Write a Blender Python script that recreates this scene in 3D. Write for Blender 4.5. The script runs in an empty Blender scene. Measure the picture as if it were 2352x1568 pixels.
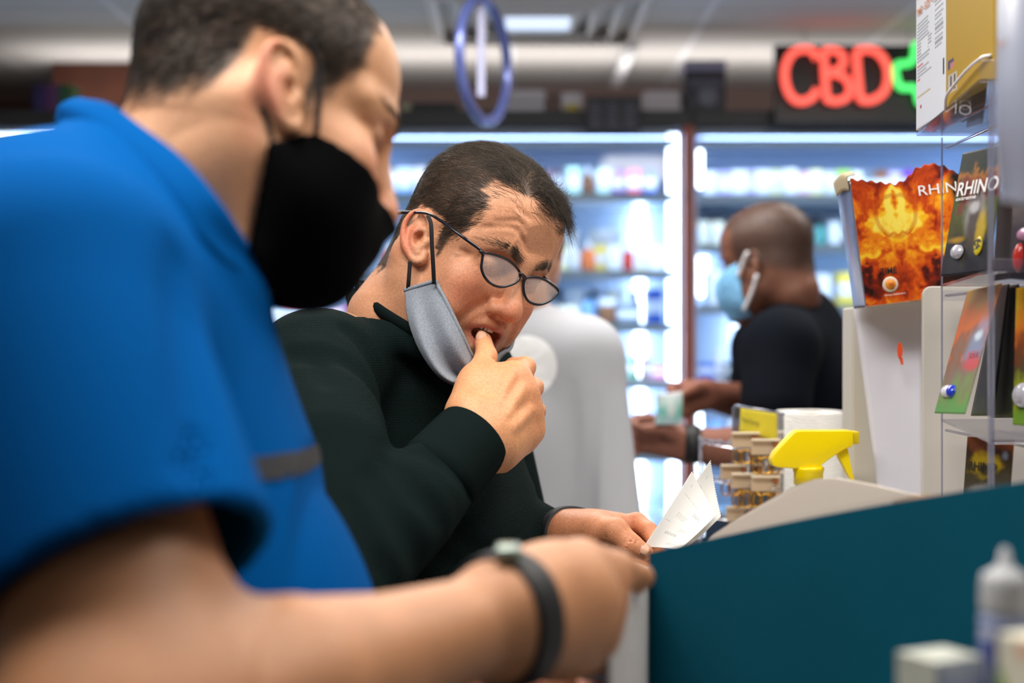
import bpy, bmesh, math, random
import numpy as np
from mathutils import Vector, Matrix

# ------------------------------------------------------------------ camera, world, lights, exposure
scene = bpy.context.scene
COL = scene.collection
EYE_H = 1.48                      # camera height (m)
FPX = 3267.0                      # focal length in pixels of the 2352x1568 frame (50 mm on 36 mm)
cam_data = bpy.data.cameras.new('camera')
cam_data.lens = FPX * 36.0 / 2352.0
cam_data.sensor_width = 36.0
cam_data.clip_start = 0.02
cam_data.dof.use_dof = True
cam_data.dof.focus_distance = 1.56
cam_data.dof.aperture_fstop = 2.8
cam = bpy.data.objects.new('camera', cam_data)
COL.objects.link(cam)
cam.location = (0, 0, EYE_H)
cam.rotation_euler = (math.radians(90), 0, 0)
scene.camera = cam

world = bpy.data.worlds.new('world')
scene.world = world
world.use_nodes = True
world.node_tree.nodes['Background'].inputs[0].default_value = (0.55, 0.65, 0.9, 1)
world.node_tree.nodes['Background'].inputs[1].default_value = 0.12

scene.view_settings.view_transform = 'Standard'
scene.view_settings.look = 'None'
scene.view_settings.exposure = 0.0
scene.view_settings.gamma = 1.0
scene.view_settings.use_curve_mapping = False
scene.cycles.use_denoising = True
scene.cycles.max_bounces = 8
scene.cycles.transparent_max_bounces = 16
scene.cycles.caustics_reflective = False
scene.cycles.caustics_refractive = False

CEIL = 2.5
def area_light(name, loc, size_x, size_y, power, color, rot=(0, 0, 0)):
    d = bpy.data.lights.new(name, 'AREA')
    d.shape = 'RECTANGLE'; d.size = size_x; d.size_y = size_y
    d.energy = power; d.color = color
    o = bpy.data.objects.new(name, d); COL.objects.link(o)
    o.location = loc; o.rotation_euler = rot
    return o
# ceiling troffers: (x, y, size x, size y, watts)
TROFFERS = [(-0.45, 0.92, 1.15, 0.5, 26), (0.78, 1.15, 0.55, 1.15, 18), (-0.1, 2.75, 1.15, 0.55, 28), (1.3, 3.3, 1.15, 0.55, 18),
            (-1.6, 3.3, 1.15, 0.55, 4), (0.2, -1.0, 1.15, 0.55, 1.0)]
for x, y, sx, sy, w in TROFFERS:
    area_light('ceiling_lamp_light', (x, y, CEIL - 0.02), sx, sy, w, (1.0, 0.95, 0.88))

# ------------------------------------------------------------------ helpers
def P(u, v, d):
    "a point that stands d metres ahead of the camera, seen at pixel u, v of the 2352x1568 frame"
    return np.array([(u - 1176.0) / FPX * d, d, EYE_H + (784.0 - v) / FPX * d])

def link(o, parent=None):
    COL.objects.link(o)
    if parent is not None: o.parent = parent
    return o

def tag(o, label=None, cat=None, group=None, kind=None):
    if label: o['label'] = label
    if cat: o['category'] = cat
    if group: o['group'] = group
    if kind: o['kind'] = kind
    return o

def thing(name, label, cat, loc=(0, 0, 0), group=None, rot=None):
    o = bpy.data.objects.new(name, None); link(o)
    o.empty_display_size = 0.05
    o.location = loc
    if rot is not None: o.rotation_euler = rot
    return tag(o, label, cat, group)

def put(o, parent):
    "parent o (whose mesh is in world space) under an unrotated thing or a part, keeping its place"
    o.parent = parent
    if parent.parent is None: o.location = -parent.location
    return o

def mesh_np(name, verts, faces, material=None, smooth=True, col=None):
    "faces: (n,3)/(n,4) array or list of arrays/polygons"
    me = bpy.data.meshes.new(name)
    verts = np.asarray(verts, np.float32)
    if isinstance(faces, np.ndarray):
        fl = [faces] if len(faces) else []
    else:
        fl = None
    if fl is not None:
        nl = sum(f.size for f in fl); nf = sum(len(f) for f in fl)
        me.vertices.add(len(verts)); me.vertices.foreach_set('co', verts.ravel())
        me.loops.add(nl); me.polygons.add(nf)
        me.loops.foreach_set('vertex_index', np.concatenate([f.ravel() for f in fl]).astype(np.int32))
        starts = []; s = 0
        for f in fl:
            starts.append(np.arange(len(f)) * f.shape[1] + s); s += f.size
        me.polygons.foreach_set('loop_start', np.concatenate(starts).astype(np.int32))
        me.update(calc_edges=True)
        me.validate()
    else:
        me.from_pydata([tuple(map(float, v)) for v in verts], [], [tuple(int(i) for i in f) for f in faces])
    if smooth:
        me.polygons.foreach_set('use_smooth', np.ones(len(me.polygons), bool))
    if col is not None:
        a = me.color_attributes.new('Col', 'FLOAT_COLOR', 'POINT')
        c = np.ones((len(verts), 4), np.float32); c[:, :3] = col
        a.data.foreach_set('color', c.ravel())
    if material is not None:
        me.materials.append(material)
    me.update()
    return me

def obj(name, me, parent=None, loc=None, rot=None):
    o = bpy.data.objects.new(name, me); link(o, parent)
    if loc is not None: o.location = loc
    if rot is not None: o.rotation_euler = rot
    return o

def bm_obj(name, bm, material, parent=None, smooth=False, bevel=0.0, seg=2, loc=None, rot=None):
    if bevel > 0:
        bmesh.ops.bevel(bm, geom=list(bm.edges), offset=bevel, segments=seg, profile=0.5, affect='EDGES', clamp_overlap=True)
    bmesh.ops.recalc_face_normals(bm, faces=bm.faces)
    me = bpy.data.meshes.new(name)
    bm.to_mesh(me); bm.free()
    if smooth: me.polygons.foreach_set('use_smooth', np.ones(len(me.polygons), bool))
    if material is not None: me.materials.append(material)
    return obj(name, me, parent, loc, rot)

def add_box(bm, lo, hi, mat=None):
    vs = [bm.verts.new((x, y, z)) for x in (lo[0], hi[0]) for y in (lo[1], hi[1]) for z in (lo[2], hi[2])]
    for f in ((0, 1, 3, 2), (4, 6, 7, 5), (0, 4, 5, 1), (2, 3, 7, 6), (0, 2, 6, 4), (1, 5, 7, 3)):
        bm.faces.new([vs[i] for i in f])
    if mat is not None:
        for v in vs: v.co = mat @ v.co
    return vs

def box(name, lo, hi, material, parent=None, bevel=0.0, seg=2, smooth=False):
    bm = bmesh.new(); add_box(bm, lo, hi)
    return bm_obj(name, bm, material, parent, smooth, bevel, seg)

def lathe(name, prof, material, parent=None, n=32, loc=None, smooth=True, axis='z'):
    "prof: list of (radius, height)"
    prof = np.array(prof, float); m = len(prof)
    a = np.arange(n) * 2 * math.pi / n
    V = np.zeros((m, n, 3)); V[:, :, 0] = prof[:, :1] * np.cos(a); V[:, :, 1] = prof[:, :1] * np.sin(a); V[:, :, 2] = prof[:, 1:2]
    F = []
    for i in range(m - 1):
        for j in range(n):
            F.append((i * n + j, i * n + (j + 1) % n, (i + 1) * n + (j + 1) % n, (i + 1) * n + j))
    me = mesh_np(name, V.reshape(-1, 3), np.array(F), material, smooth)
    return obj(name, me, parent, loc)

def frames_along(pts):
    pts = np.asarray(pts, float)
    t = np.gradient(pts, axis=0); t /= np.linalg.norm(t, axis=1)[:, None] + 1e-12
    ref = np.array([0, 0, 1.0]) if abs(t[0][2]) < 0.9 else np.array([1.0, 0, 0])
    n = ref - t[0] * ref.dot(t[0]); n /= np.linalg.norm(n)
    N = []
    for i in range(len(pts)):
        n = n - t[i] * n.dot(t[i]); n /= np.linalg.norm(n) + 1e-12
        N.append(n)
    N = np.array(N); B = np.cross(t, N)
    return t, N, B

def tube_arrays(pts, rad, n=10, closed=False, flat=None):
    pts = np.asarray(pts, float); m = len(pts)
    rad = np.full(m, rad, float) if np.isscalar(rad) else np.asarray(rad, float)
    t, N, B = frames_along(pts)
    if closed:
        t = np.roll(pts, -1, 0) - np.roll(pts, 1, 0); t /= np.linalg.norm(t, axis=1)[:, None]
    a = np.arange(n) * 2 * math.pi / n
    f2 = 1.0 if flat is None else flat
    V = pts[:, None] + rad[:, None, None] * (np.cos(a)[None, :, None] * N[:, None] + f2 * np.sin(a)[None, :, None] * B[:, None])
    F = []
    for i in range(m if closed else m - 1):
        i2 = (i + 1) % m
        for j in range(n):
            F.append((i * n + j, i * n + (j + 1) % n, i2 * n + (j + 1) % n, i2 * n + j))
    V = V.reshape(-1, 3)
    if not closed:
        c0 = len(V); V = np.vstack([V, pts[0], pts[-1]])
        for j in range(n):
            F.append((c0, (j + 1) % n, j, j)); F.append((c0 + 1, (m - 1) * n + j, (m - 1) * n + (j + 1) % n, (m - 1) * n + (j + 1) % n))
    return V, F

def tube(name, pts, rad, material, parent=None, n=10, closed=False, flat=None):
    V, F = tube_arrays(pts, rad, n, closed, flat)
    F = [tuple(dict.fromkeys(f)) for f in F]
    me = mesh_np(name, V, F, material, True)
    return obj(name, me, parent)

def spline(pts, n):
    "Catmull-Rom through pts, n samples"
    p = np.asarray(pts, float)
    p = np.vstack([2 * p[0] - p[1], p, 2 * p[-1] - p[-2]])
    m = len(p) - 3
    t = np.linspace(0, m - 1e-9, n); i = t.astype(int); s = (t - i)[:, None]
    a, b, c, d = p[i], p[i + 1], p[i + 2], p[i + 3]
    return 0.5 * (2 * b + (c - a) * s + (2 * a - 5 * b + 4 * c - d) * s ** 2 + (3 * b - a - 3 * c + d) * s ** 3)

def lathe_between(name, a, b, prof, material, parent=None, n=40, flat=1.0, up=(0, 0, 1)):
    "prof: (radius, distance from a along a-b); flat squeezes across up"
    a = np.array(a, float); x = np.array(b, float) - a; x /= np.linalg.norm(x)
    u = np.array(up if abs(x[2]) < 0.97 else (1, 0, 0), float); u -= x * u.dot(x); u /= np.linalg.norm(u); w = np.cross(x, u)
    prof = np.array(prof, float); m = len(prof); t = np.arange(n) * 2 * math.pi / n
    V = a + prof[:, 1][:, None, None] * x + prof[:, 0][:, None, None] * (np.cos(t)[None, :, None] * u + flat * np.sin(t)[None, :, None] * w)
    F = np.array([(i * n + j, i * n + (j + 1) % n, (i + 1) * n + (j + 1) % n, (i + 1) * n + j) for i in range(m - 1) for j in range(n)])
    return obj(name, mesh_np(name, V.reshape(-1, 3), F, material, True), parent)

def sheet(name, C, material, parent=None, nu=24, nv=16, thick=0.0012, push=None, smooth=True, off=0):
    "a smooth curved sheet through a grid of control points C[i][j]"
    C = np.array(C, float)
    A = np.stack([spline(C[:, j], nu) for j in range(C.shape[1])], 1)
    G = np.stack([spline(A[i], nv) for i in range(nu)], 0)
    if push is not None: G = push(G.reshape(-1, 3)).reshape(G.shape)
    F = np.array([(i * nv + j, i * nv + j + 1, (i + 1) * nv + j + 1, (i + 1) * nv + j) for i in range(nu - 1) for j in range(nv - 1)])
    me = mesh_np(name, G.reshape(-1, 3), F, material, smooth)
    o = obj(name, me, parent)
    if thick:
        md = o.modifiers.new('thickness', 'SOLIDIFY'); md.thickness = thick; md.offset = off
    return o, G

# ------------------------------------------------------------------ materials
def srgb(r, g=None, b=None):
    if g is None: r, g, b = r
    f = lambda c: (c / 255.0 / 12.92) if c / 255.0 <= 0.04045 else ((c / 255.0 + 0.055) / 1.055) ** 2.4
    return (f(r), f(g), f(b))

def mat(name, color=(0.5, 0.5, 0.5), rough=0.5, metal=0.0, spec=0.5, emit=None, estr=0.0, trans=0.0, ior=1.45, sss=0.0,
        sss_r=(0.01, 0.004, 0.002), noise=0.0, nscale=20.0, bump=0.0, bscale=200.0, sheen=0.0, coat=0.0, alpha=1.0, use_col=False, obj_color=False):
    m = bpy.data.materials.new(name); m.use_nodes = True
    nt = m.node_tree; b = nt.nodes['Principled BSDF']
    b.inputs['Base Color'].default_value = (*color, 1)
    b.inputs['Roughness'].default_value = rough; b.inputs['Metallic'].default_value = metal
    b.inputs['Specular IOR Level'].default_value = spec; b.inputs['IOR'].default_value = ior
    b.inputs['Transmission Weight'].default_value = trans; b.inputs['Alpha'].default_value = alpha
    b.inputs['Sheen Weight'].default_value = sheen; b.inputs['Coat Weight'].default_value = coat
    if sss > 0:
        b.inputs['Subsurface Weight'].default_value = sss
        b.inputs['Subsurface Radius'].default_value = sss_r; b.inputs['Subsurface Scale'].default_value = 1.0
    if emit is not None:
        b.inputs['Emission Color'].default_value = (*emit, 1); b.inputs['Emission Strength'].default_value = estr
    tc = nt.nodes.new('ShaderNodeTexCoord')
    src = None
    if use_col:
        a = nt.nodes.new('ShaderNodeVertexColor'); a.layer_name = 'Col'; src = a.outputs['Color']
    elif obj_color:
        a = nt.nodes.new('ShaderNodeObjectInfo'); src = a.outputs['Color']
    if noise > 0:
        n = nt.nodes.new('ShaderNodeTexNoise'); n.inputs['Scale'].default_value = nscale; n.inputs['Detail'].default_value = 4
        nt.links.new(tc.outputs['Object'], n.inputs['Vector'])
        mp = nt.nodes.new('ShaderNodeMapRange'); mp.inputs[1].default_value = 0.3; mp.inputs[2].default_value = 0.7
        mp.inputs[3].default_value = 1 - noise; mp.inputs[4].default_value = 1 + noise
        nt.links.new(n.outputs[0], mp.inputs[0])
        mx = nt.nodes.new('ShaderNodeMix'); mx.data_type = 'RGBA'; mx.blend_type = 'MULTIPLY'; mx.inputs[0].default_value = 1
        if src is not None: nt.links.new(src, mx.inputs[6])
        else: mx.inputs[6].default_value = (*color, 1)
        nt.links.new(mp.outputs[0], mx.inputs[7])
        src = mx.outputs[2]
    if src is not None: nt.links.new(src, b.inputs['Base Color'])
    if bump > 0:
        n = nt.nodes.new('ShaderNodeTexNoise'); n.inputs['Scale'].default_value = bscale; n.inputs['Detail'].default_value = 3
        nt.links.new(tc.outputs['Object'], n.inputs['Vector'])
        bp = nt.nodes.new('ShaderNodeBump'); bp.inputs['Strength'].default_value = bump; bp.inputs['Distance'].default_value = 0.001
        nt.links.new(n.outputs[0], bp.inputs['Height']); nt.links.new(bp.outputs[0], b.inputs['Normal'])
    return m

# ------------------------------------------------------------------ signed distance modelling for organic shapes
class SDF:
    def __init__(self, lo, hi, h):
        self.lo = np.array(lo, float); self.h = h
        self.n = np.ceil((np.array(hi, float) - self.lo) / h).astype(int) + 1
        self.D = np.full(self.n, 1.0, np.float32)
    def _slice(self, lo, hi, k):
        m = k + 4 * self.h
        i0 = np.maximum(np.floor((np.array(lo) - m - self.lo) / self.h).astype(int), 0)
        i1 = np.minimum(np.ceil((np.array(hi) + m - self.lo) / self.h).astype(int) + 1, self.n)
        if (i1 <= i0).any(): return None, None
        g = [(self.lo[a] + self.h * np.arange(i0[a], i1[a])).astype(np.float32) for a in range(3)]
        return tuple(slice(i0[a], i1[a]) for a in range(3)), (g[0][:, None, None], g[1][None, :, None], g[2][None, None, :])
    def _apply(self, s, d, k, mode):
        D = self.D[s]
        if mode == 'add':
            if k > 0:
                hh = np.maximum(k - np.abs(D - d), 0) / k
                self.D[s] = np.minimum(D, d) - hh * hh * k * 0.25
            else: self.D[s] = np.minimum(D, d)
        elif mode == 'sub':
            d = -d
            if k > 0:
                hh = np.maximum(k - np.abs(D - d), 0) / k
                self.D[s] = np.maximum(D, d) + hh * hh * k * 0.25
            else: self.D[s] = np.maximum(D, d)
    def ell(self, c, r, k=0.01, mode='add', R=None):
        c = np.array(c, float); r = np.array(r, float)
        if R is None: ext = r
        else:
            R = np.array(R, float); ext = np.sqrt(((R * r[None, :]) ** 2).sum(1))
        s, g = self._slice(c - ext, c + ext, k)
        if s is None: return
        x, y, z = g[0] - c[0], g[1] - c[1], g[2] - c[2]
        if R is not None:
            X = x * R[0, 0] + y * R[1, 0] + z * R[2, 0]; Y = x * R[0, 1] + y * R[1, 1] + z * R[2, 1]; Z = x * R[0, 2] + y * R[1, 2] + z * R[2, 2]
            x, y, z = X, Y, Z
        k0 = np.sqrt((x / r[0]) ** 2 + (y / r[1]) ** 2 + (z / r[2]) ** 2)
        k1 = np.sqrt((x / r[0] ** 2) ** 2 + (y / r[1] ** 2) ** 2 + (z / r[2] ** 2) ** 2) + 1e-9
        self._apply(s, (k0 * (k0 - 1) / k1).astype(np.float32), k, mode)
    def cone(self, a, b, r1, r2, k=0.01, mode='add'):
        self.chain([a, b], [r1, r2], k, mode)
    def chain(self, pts, rad, k=0.01, mode='add', kin=None):
        "smooth polyline of round cones"
        pts = np.array(pts, float); rad = np.full(len(pts), rad, float) if np.isscalar(rad) else np.array(rad, float)
        s, g = self._slice((pts - rad[:, None]).min(0), (pts + rad[:, None]).max(0), k)
        if s is None: return
        best = None
        for i in range(len(pts) - 1):
            a, b = pts[i], pts[i + 1]; ab = b - a; L2 = ab.dot(ab) + 1e-12
            x, y, z = g[0] - a[0], g[1] - a[1], g[2] - a[2]
            t = np.clip((x * ab[0] + y * ab[1] + z * ab[2]) / L2, 0, 1)
            d = np.sqrt((x - t * ab[0]) ** 2 + (y - t * ab[1]) ** 2 + (z - t * ab[2]) ** 2) - (rad[i] + t * (rad[i + 1] - rad[i]))
            if best is None: best = d
            elif kin:
                hh = np.maximum(kin - np.abs(best - d), 0) / kin
                best = np.minimum(best, d) - hh * hh * kin * 0.25
            else: best = np.minimum(best, d)
        self._apply(s, best.astype(np.float32), k, mode)
    def rbox(self, c, half, rnd, k=0.01, mode='add', R=None):
        c = np.array(c, float); half = np.array(half, float)
        R = np.eye(3) if R is None else np.array(R, float)
        ext = (np.abs(R) * (half + 0)[None, :]).sum(1)
        s, g = self._slice(c - ext, c + ext, k)
        if s is None: return
        x, y, z = g[0] - c[0], g[1] - c[1], g[2] - c[2]
        q = [np.abs(x * R[0, i] + y * R[1, i] + z * R[2, i]) - (half[i] - rnd) for i in range(3)]
        d = np.sqrt(np.maximum(q[0], 0) ** 2 + np.maximum(q[1], 0) ** 2 + np.maximum(q[2], 0) ** 2) + np.minimum(np.maximum(np.maximum(q[0], q[1]), q[2]), 0) - rnd
        self._apply(s, d.astype(np.float32), k, mode)
    def crease(self, pts, w, depth=0.5, n=24, k=0.004, mode='sub'):
        "a furrow (or ridge) that follows the surface; fades at both ends"
        q = spline(pts, n)
        for _ in range(4):
            q = q - (self.sample(q))[:, None] * self.normal(q)
        nr = self.normal(q)
        t = np.linspace(-1, 1, n); r = w * (1 - t ** 4 * 0.75)
        q = q + nr * (r * (1 - 2 * depth * (1 - t ** 2)) + w * 0.3 * t ** 4)[:, None] * (1 if mode == 'sub' else -0.6)
        self.chain(q, r, k, mode)
    def plane(self, p, nrm, k=0.002):
        "keep the side opposite to nrm"
        p = np.array(p, float); nrm = np.array(nrm, float); nrm /= np.linalg.norm(nrm)
        s, g = self._slice(self.lo, self.lo + self.h * self.n, 0)
        d = (g[0] - p[0]) * nrm[0] + (g[1] - p[1]) * nrm[1] + (g[2] - p[2]) * nrm[2]
        self._apply(s, (-d).astype(np.float32), k, 'sub')
    def grid(self):
        g = [(self.lo[a] + self.h * np.arange(self.n[a])).astype(np.float32) for a in range(3)]
        return g[0][:, None, None], g[1][None, :, None], g[2][None, None, :]
    def sample(self, pts):
        q = (np.asarray(pts) - self.lo) / self.h
        q = np.clip(q, 0, self.n - 1.001); i = q.astype(int); f = q - i
        out = 0
        for dx in (0, 1):
            for dy in (0, 1):
                for dz in (0, 1):
                    w = (f[:, 0] if dx else 1 - f[:, 0]) * (f[:, 1] if dy else 1 - f[:, 1]) * (f[:, 2] if dz else 1 - f[:, 2])
                    out = out + w * self.D[i[:, 0] + dx, i[:, 1] + dy, i[:, 2] + dz]
        return out
    def normal(self, pts, e=None):
        e = e or self.h
        g = np.stack([self.sample(pts + np.eye(3)[a] * e) - self.sample(pts - np.eye(3)[a] * e) for a in range(3)], 1)
        return g / (np.linalg.norm(g, axis=1)[:, None] + 1e-9)
    def mesh(self, level=0.0, relax=1):
        D = self.D - level; nx, ny, nz = D.shape
        I = D < 0
        cnt = np.zeros((nx - 1, ny - 1, nz - 1), np.int8)
        for dx in (0, 1):
            for dy in (0, 1):
                for dz in (0, 1):
                    cnt += I[dx:nx - 1 + dx, dy:ny - 1 + dy, dz:nz - 1 + dz]
        act = (cnt > 0) & (cnt < 8)
        idx = np.full(act.shape, -1, np.int64); ci = np.argwhere(act); idx[act] = np.arange(len(ci))
        S = np.zeros((len(ci), 3)); W = np.zeros(len(ci))
        corners = [(a, b, c) for a in (0, 1) for b in (0, 1) for c in (0, 1)]
        vals = {c: D[ci[:, 0] + c[0], ci[:, 1] + c[1], ci[:, 2] + c[2]] for c in corners}
        for c in corners:
            for ax in range(3):
                if c[ax] == 0:
                    e = list(c); e[ax] = 1; e = tuple(e)
                    a, b = vals[c], vals[e]; m = (a < 0) != (b < 0)
                    t = np.where(m, a / (a - b + 1e-20), 0)
                    p = np.tile(np.array(c, float), (len(ci), 1)); p[:, ax] = t
                    S[m] += p[m]; W[m] += 1
        V = self.lo + self.h * (ci + S / W[:, None])
        F = []
        for ax in range(3):
            b, c = [(1, 2), (2, 0), (0, 1)][ax]
            sh = [slice(None)] * 3; s1 = list(sh); s2 = list(sh); s1[ax] = slice(0, -1); s2[ax] = slice(1, None)
            A0 = I[tuple(s1)]; A1 = I[tuple(s2)]
            e = np.argwhere(A0 != A1); e = e[(e[:, b] > 0) & (e[:, c] > 0) & (e[:, b] < D.shape[b] - 1) & (e[:, c] < D.shape[c] - 1)]
            if not len(e): continue
            fl = A0[e[:, 0], e[:, 1], e[:, 2]]
            q = []
            for db, dc in ((-1, -1), (0, -1), (0, 0), (-1, 0)):
                g = e.copy(); g[:, b] += db; g[:, c] += dc
                q.append(idx[g[:, 0], g[:, 1], g[:, 2]])
            q = np.stack(q, 1); q[~fl] = q[~fl][:, ::-1]
            F.append(q)
        F = np.concatenate(F); F = F[(F >= 0).all(1)]
        for _ in range(relax):                      # relax along the surface, then pull back on to it
            acc = np.zeros_like(V); n = np.zeros(len(V))
            for i in range(4):
                np.add.at(acc, F[:, i], V[F[:, (i + 1) % 4]] + V[F[:, (i - 1) % 4]]); np.add.at(n, F[:, i], 2)
            m = n > 0
            V2 = V.copy(); V2[m] = 0.5 * V[m] + 0.5 * acc[m] / n[m][:, None]
            d = self.sample(V2) - level
            V2 -= np.clip(d, -self.h, self.h)[:, None] * self.normal(V2)
            V = V2
        return V, F

def ring_on(S, c, ax, n=40, off=0.001, up=(0, 0, 1), rmax=0.12):
    "points round the axis where the surface of S is met, stood off by off"
    c = np.array(c, float); ax = np.array(ax, float); ax /= np.linalg.norm(ax)
    u = np.array(up, float); u -= ax * u.dot(ax); u /= np.linalg.norm(u); w = np.cross(ax, u)
    a = np.arange(n) * 2 * math.pi / n; D = np.cos(a)[:, None] * u + np.sin(a)[:, None] * w
    r = np.linspace(0.004, rmax, 120); out = np.full(n, rmax)
    for k in range(n):
        s = S.sample(c + D[k] * r[:, None]); i = np.argmax(s > 0)
        if s[i] > 0 and i > 0: out[k] = r[i - 1] + (r[i] - r[i - 1]) * (-s[i - 1]) / (s[i] - s[i - 1] + 1e-9)
    out = (out + np.roll(out, 1) + np.roll(out, -1)) / 3
    return c + D * (out + off)[:, None]

def band_on(name, S, a, b, material, parent=None, th=0.0022, n=48, m=6, up=(0, 0, 1), rmax=0.12):
    "a strap round a limb between axis points a and b, following its surface"
    a, b = np.array(a, float), np.array(b, float); ax = b - a
    rings = []
    for t, o in ((0, -0.001), (0, th * .8), (0.04, th), (0.35, th), (0.65, th), (0.96, th), (1, th * .8), (1, -0.001)):
        rings.append(ring_on(S, a + ax * t, ax, n, o, up, rmax))
    V = np.concatenate(rings); k = len(rings)
    F = np.array([(i * n + j, i * n + (j + 1) % n, (i + 1) * n + (j + 1) % n, (i + 1) * n + j) for i in range(k - 1) for j in range(n)])
    return obj(name, mesh_np(name, V, F, material, True), parent)

def rotm(psi, th, rho):
    c, s = math.cos, math.sin
    psi, th, rho = map(math.radians, (psi, th, rho))
    Rz = np.array([[c(psi), -s(psi), 0], [s(psi), c(psi), 0], [0, 0, 1]])
    Ry = np.array([[c(th), 0, s(th)], [0, 1, 0], [-s(th), 0, c(th)]])
    Rx = np.array([[1, 0, 0], [0, c(rho), -s(rho)], [0, s(rho), c(rho)]])
    return Rz @ Ry @ Rx

def axes(x, z):
    "rotation matrix with columns x, y, z from two directions (x kept, z made square to it)"
    x = np.array(x, float); x /= np.linalg.norm(x); z = np.array(z, float); z -= x * z.dot(x); z /= np.linalg.norm(z)
    return np.stack([x, np.cross(z, x), z], 1)

def smoothstep(a, b, x):
    t = np.clip((x - a) / (b - a), 0, 1); return t * t * (3 - 2 * t)

_perm = np.random.RandomState(7).rand(64, 64, 64).astype(np.float32)
def vnoise(p, s):
    "smooth value noise at points p (n,3), frequency s"
    q = np.asarray(p) * s + 100.0; i = np.floor(q).astype(int); f = q - i; f = f * f * (3 - 2 * f); i %= 63
    out = 0
    for a in (0, 1):
        for b in (0, 1):
            for c in (0, 1):
                w = (f[:, 0] if a else 1 - f[:, 0]) * (f[:, 1] if b else 1 - f[:, 1]) * (f[:, 2] if c else 1 - f[:, 2])
                out = out + w * _perm[i[:, 0] + a, i[:, 1] + b, i[:, 2] + c]
    return out
# ------------------------------------------------------------------ people: heads (local frame: x forward, y to the person's left, z up, origin between the ears)
def ear(S, side, tilt=18, flare=24, E=(0.004, 0.069, 0.0), sc=1.0):
    "side +1 left, -1 right"
    ct, st = math.cos(math.radians(tilt)), math.sin(math.radians(tilt)); fl = math.tan(math.radians(flare))
    def q(x, z, out=0.0):
        x *= 0.001 * sc; z *= 0.001 * sc; out *= 0.001 * sc
        X = x * ct - z * st; Z = x * st + z * ct
        Y = out + max(0.0, -x) * fl + 0.004
        return (E[0] + X, side * (E[1] + Y), E[2] + Z)
    S.chain([q(-3, 23, -3), q(-9, 8, -4), q(-5, -16, -3)], [0.0105 * sc, 0.0125 * sc, 0.009 * sc], 0.006)          # back plate of the auricle
    S.ell(q(-4, -1, 3.0), (0.0075 * sc, 0.006, 0.0095 * sc), 0.004, 'sub')                                           # concha
    S.chain([q(-3, 25, 7), q(-10, 17, 6), q(-14, 5, 6), q(-14.5, -6, 6)], 0.0032 * sc, 0.003, 'sub')                   # scapha
    S.chain([q(-1, 24, 6), q(4, 16, 5)], 0.0032 * sc, 0.003, 'sub')
    hx = spline([q(2, 0, 0), q(6, 8, 1), q(7, 19, 3), q(3, 29, 4), q(-6, 33, 5), q(-14, 29, 5), q(-19, 19, 5), q(-20, 6, 4), q(-17, -7, 3), q(-11, -19, 2), q(-4, -26, 2), q(3, -25, 1), q(5, -17, 0)], 30)
    rr = np.interp(np.linspace(0, 1, 30), [0, 0.2, 0.5, 0.75, 0.88, 1], [0.0022, 0.0027, 0.0029, 0.0032, 0.0052, 0.003]) * sc
    S.chain(hx, rr, 0.0025)
    S.chain(spline([q(3, 19, 1), q(-5, 17, 2), q(-9.5, 8, 3), q(-10.5, -4, 3), q(-7, -13, 2), q(-2, -17, 2)], 12), 0.0026 * sc, 0.003)
    S.chain([q(5, -4, 1), q(3, -9, 2)], [0.0036 * sc, 0.0028 * sc], 0.004)                                          # tragus

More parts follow.
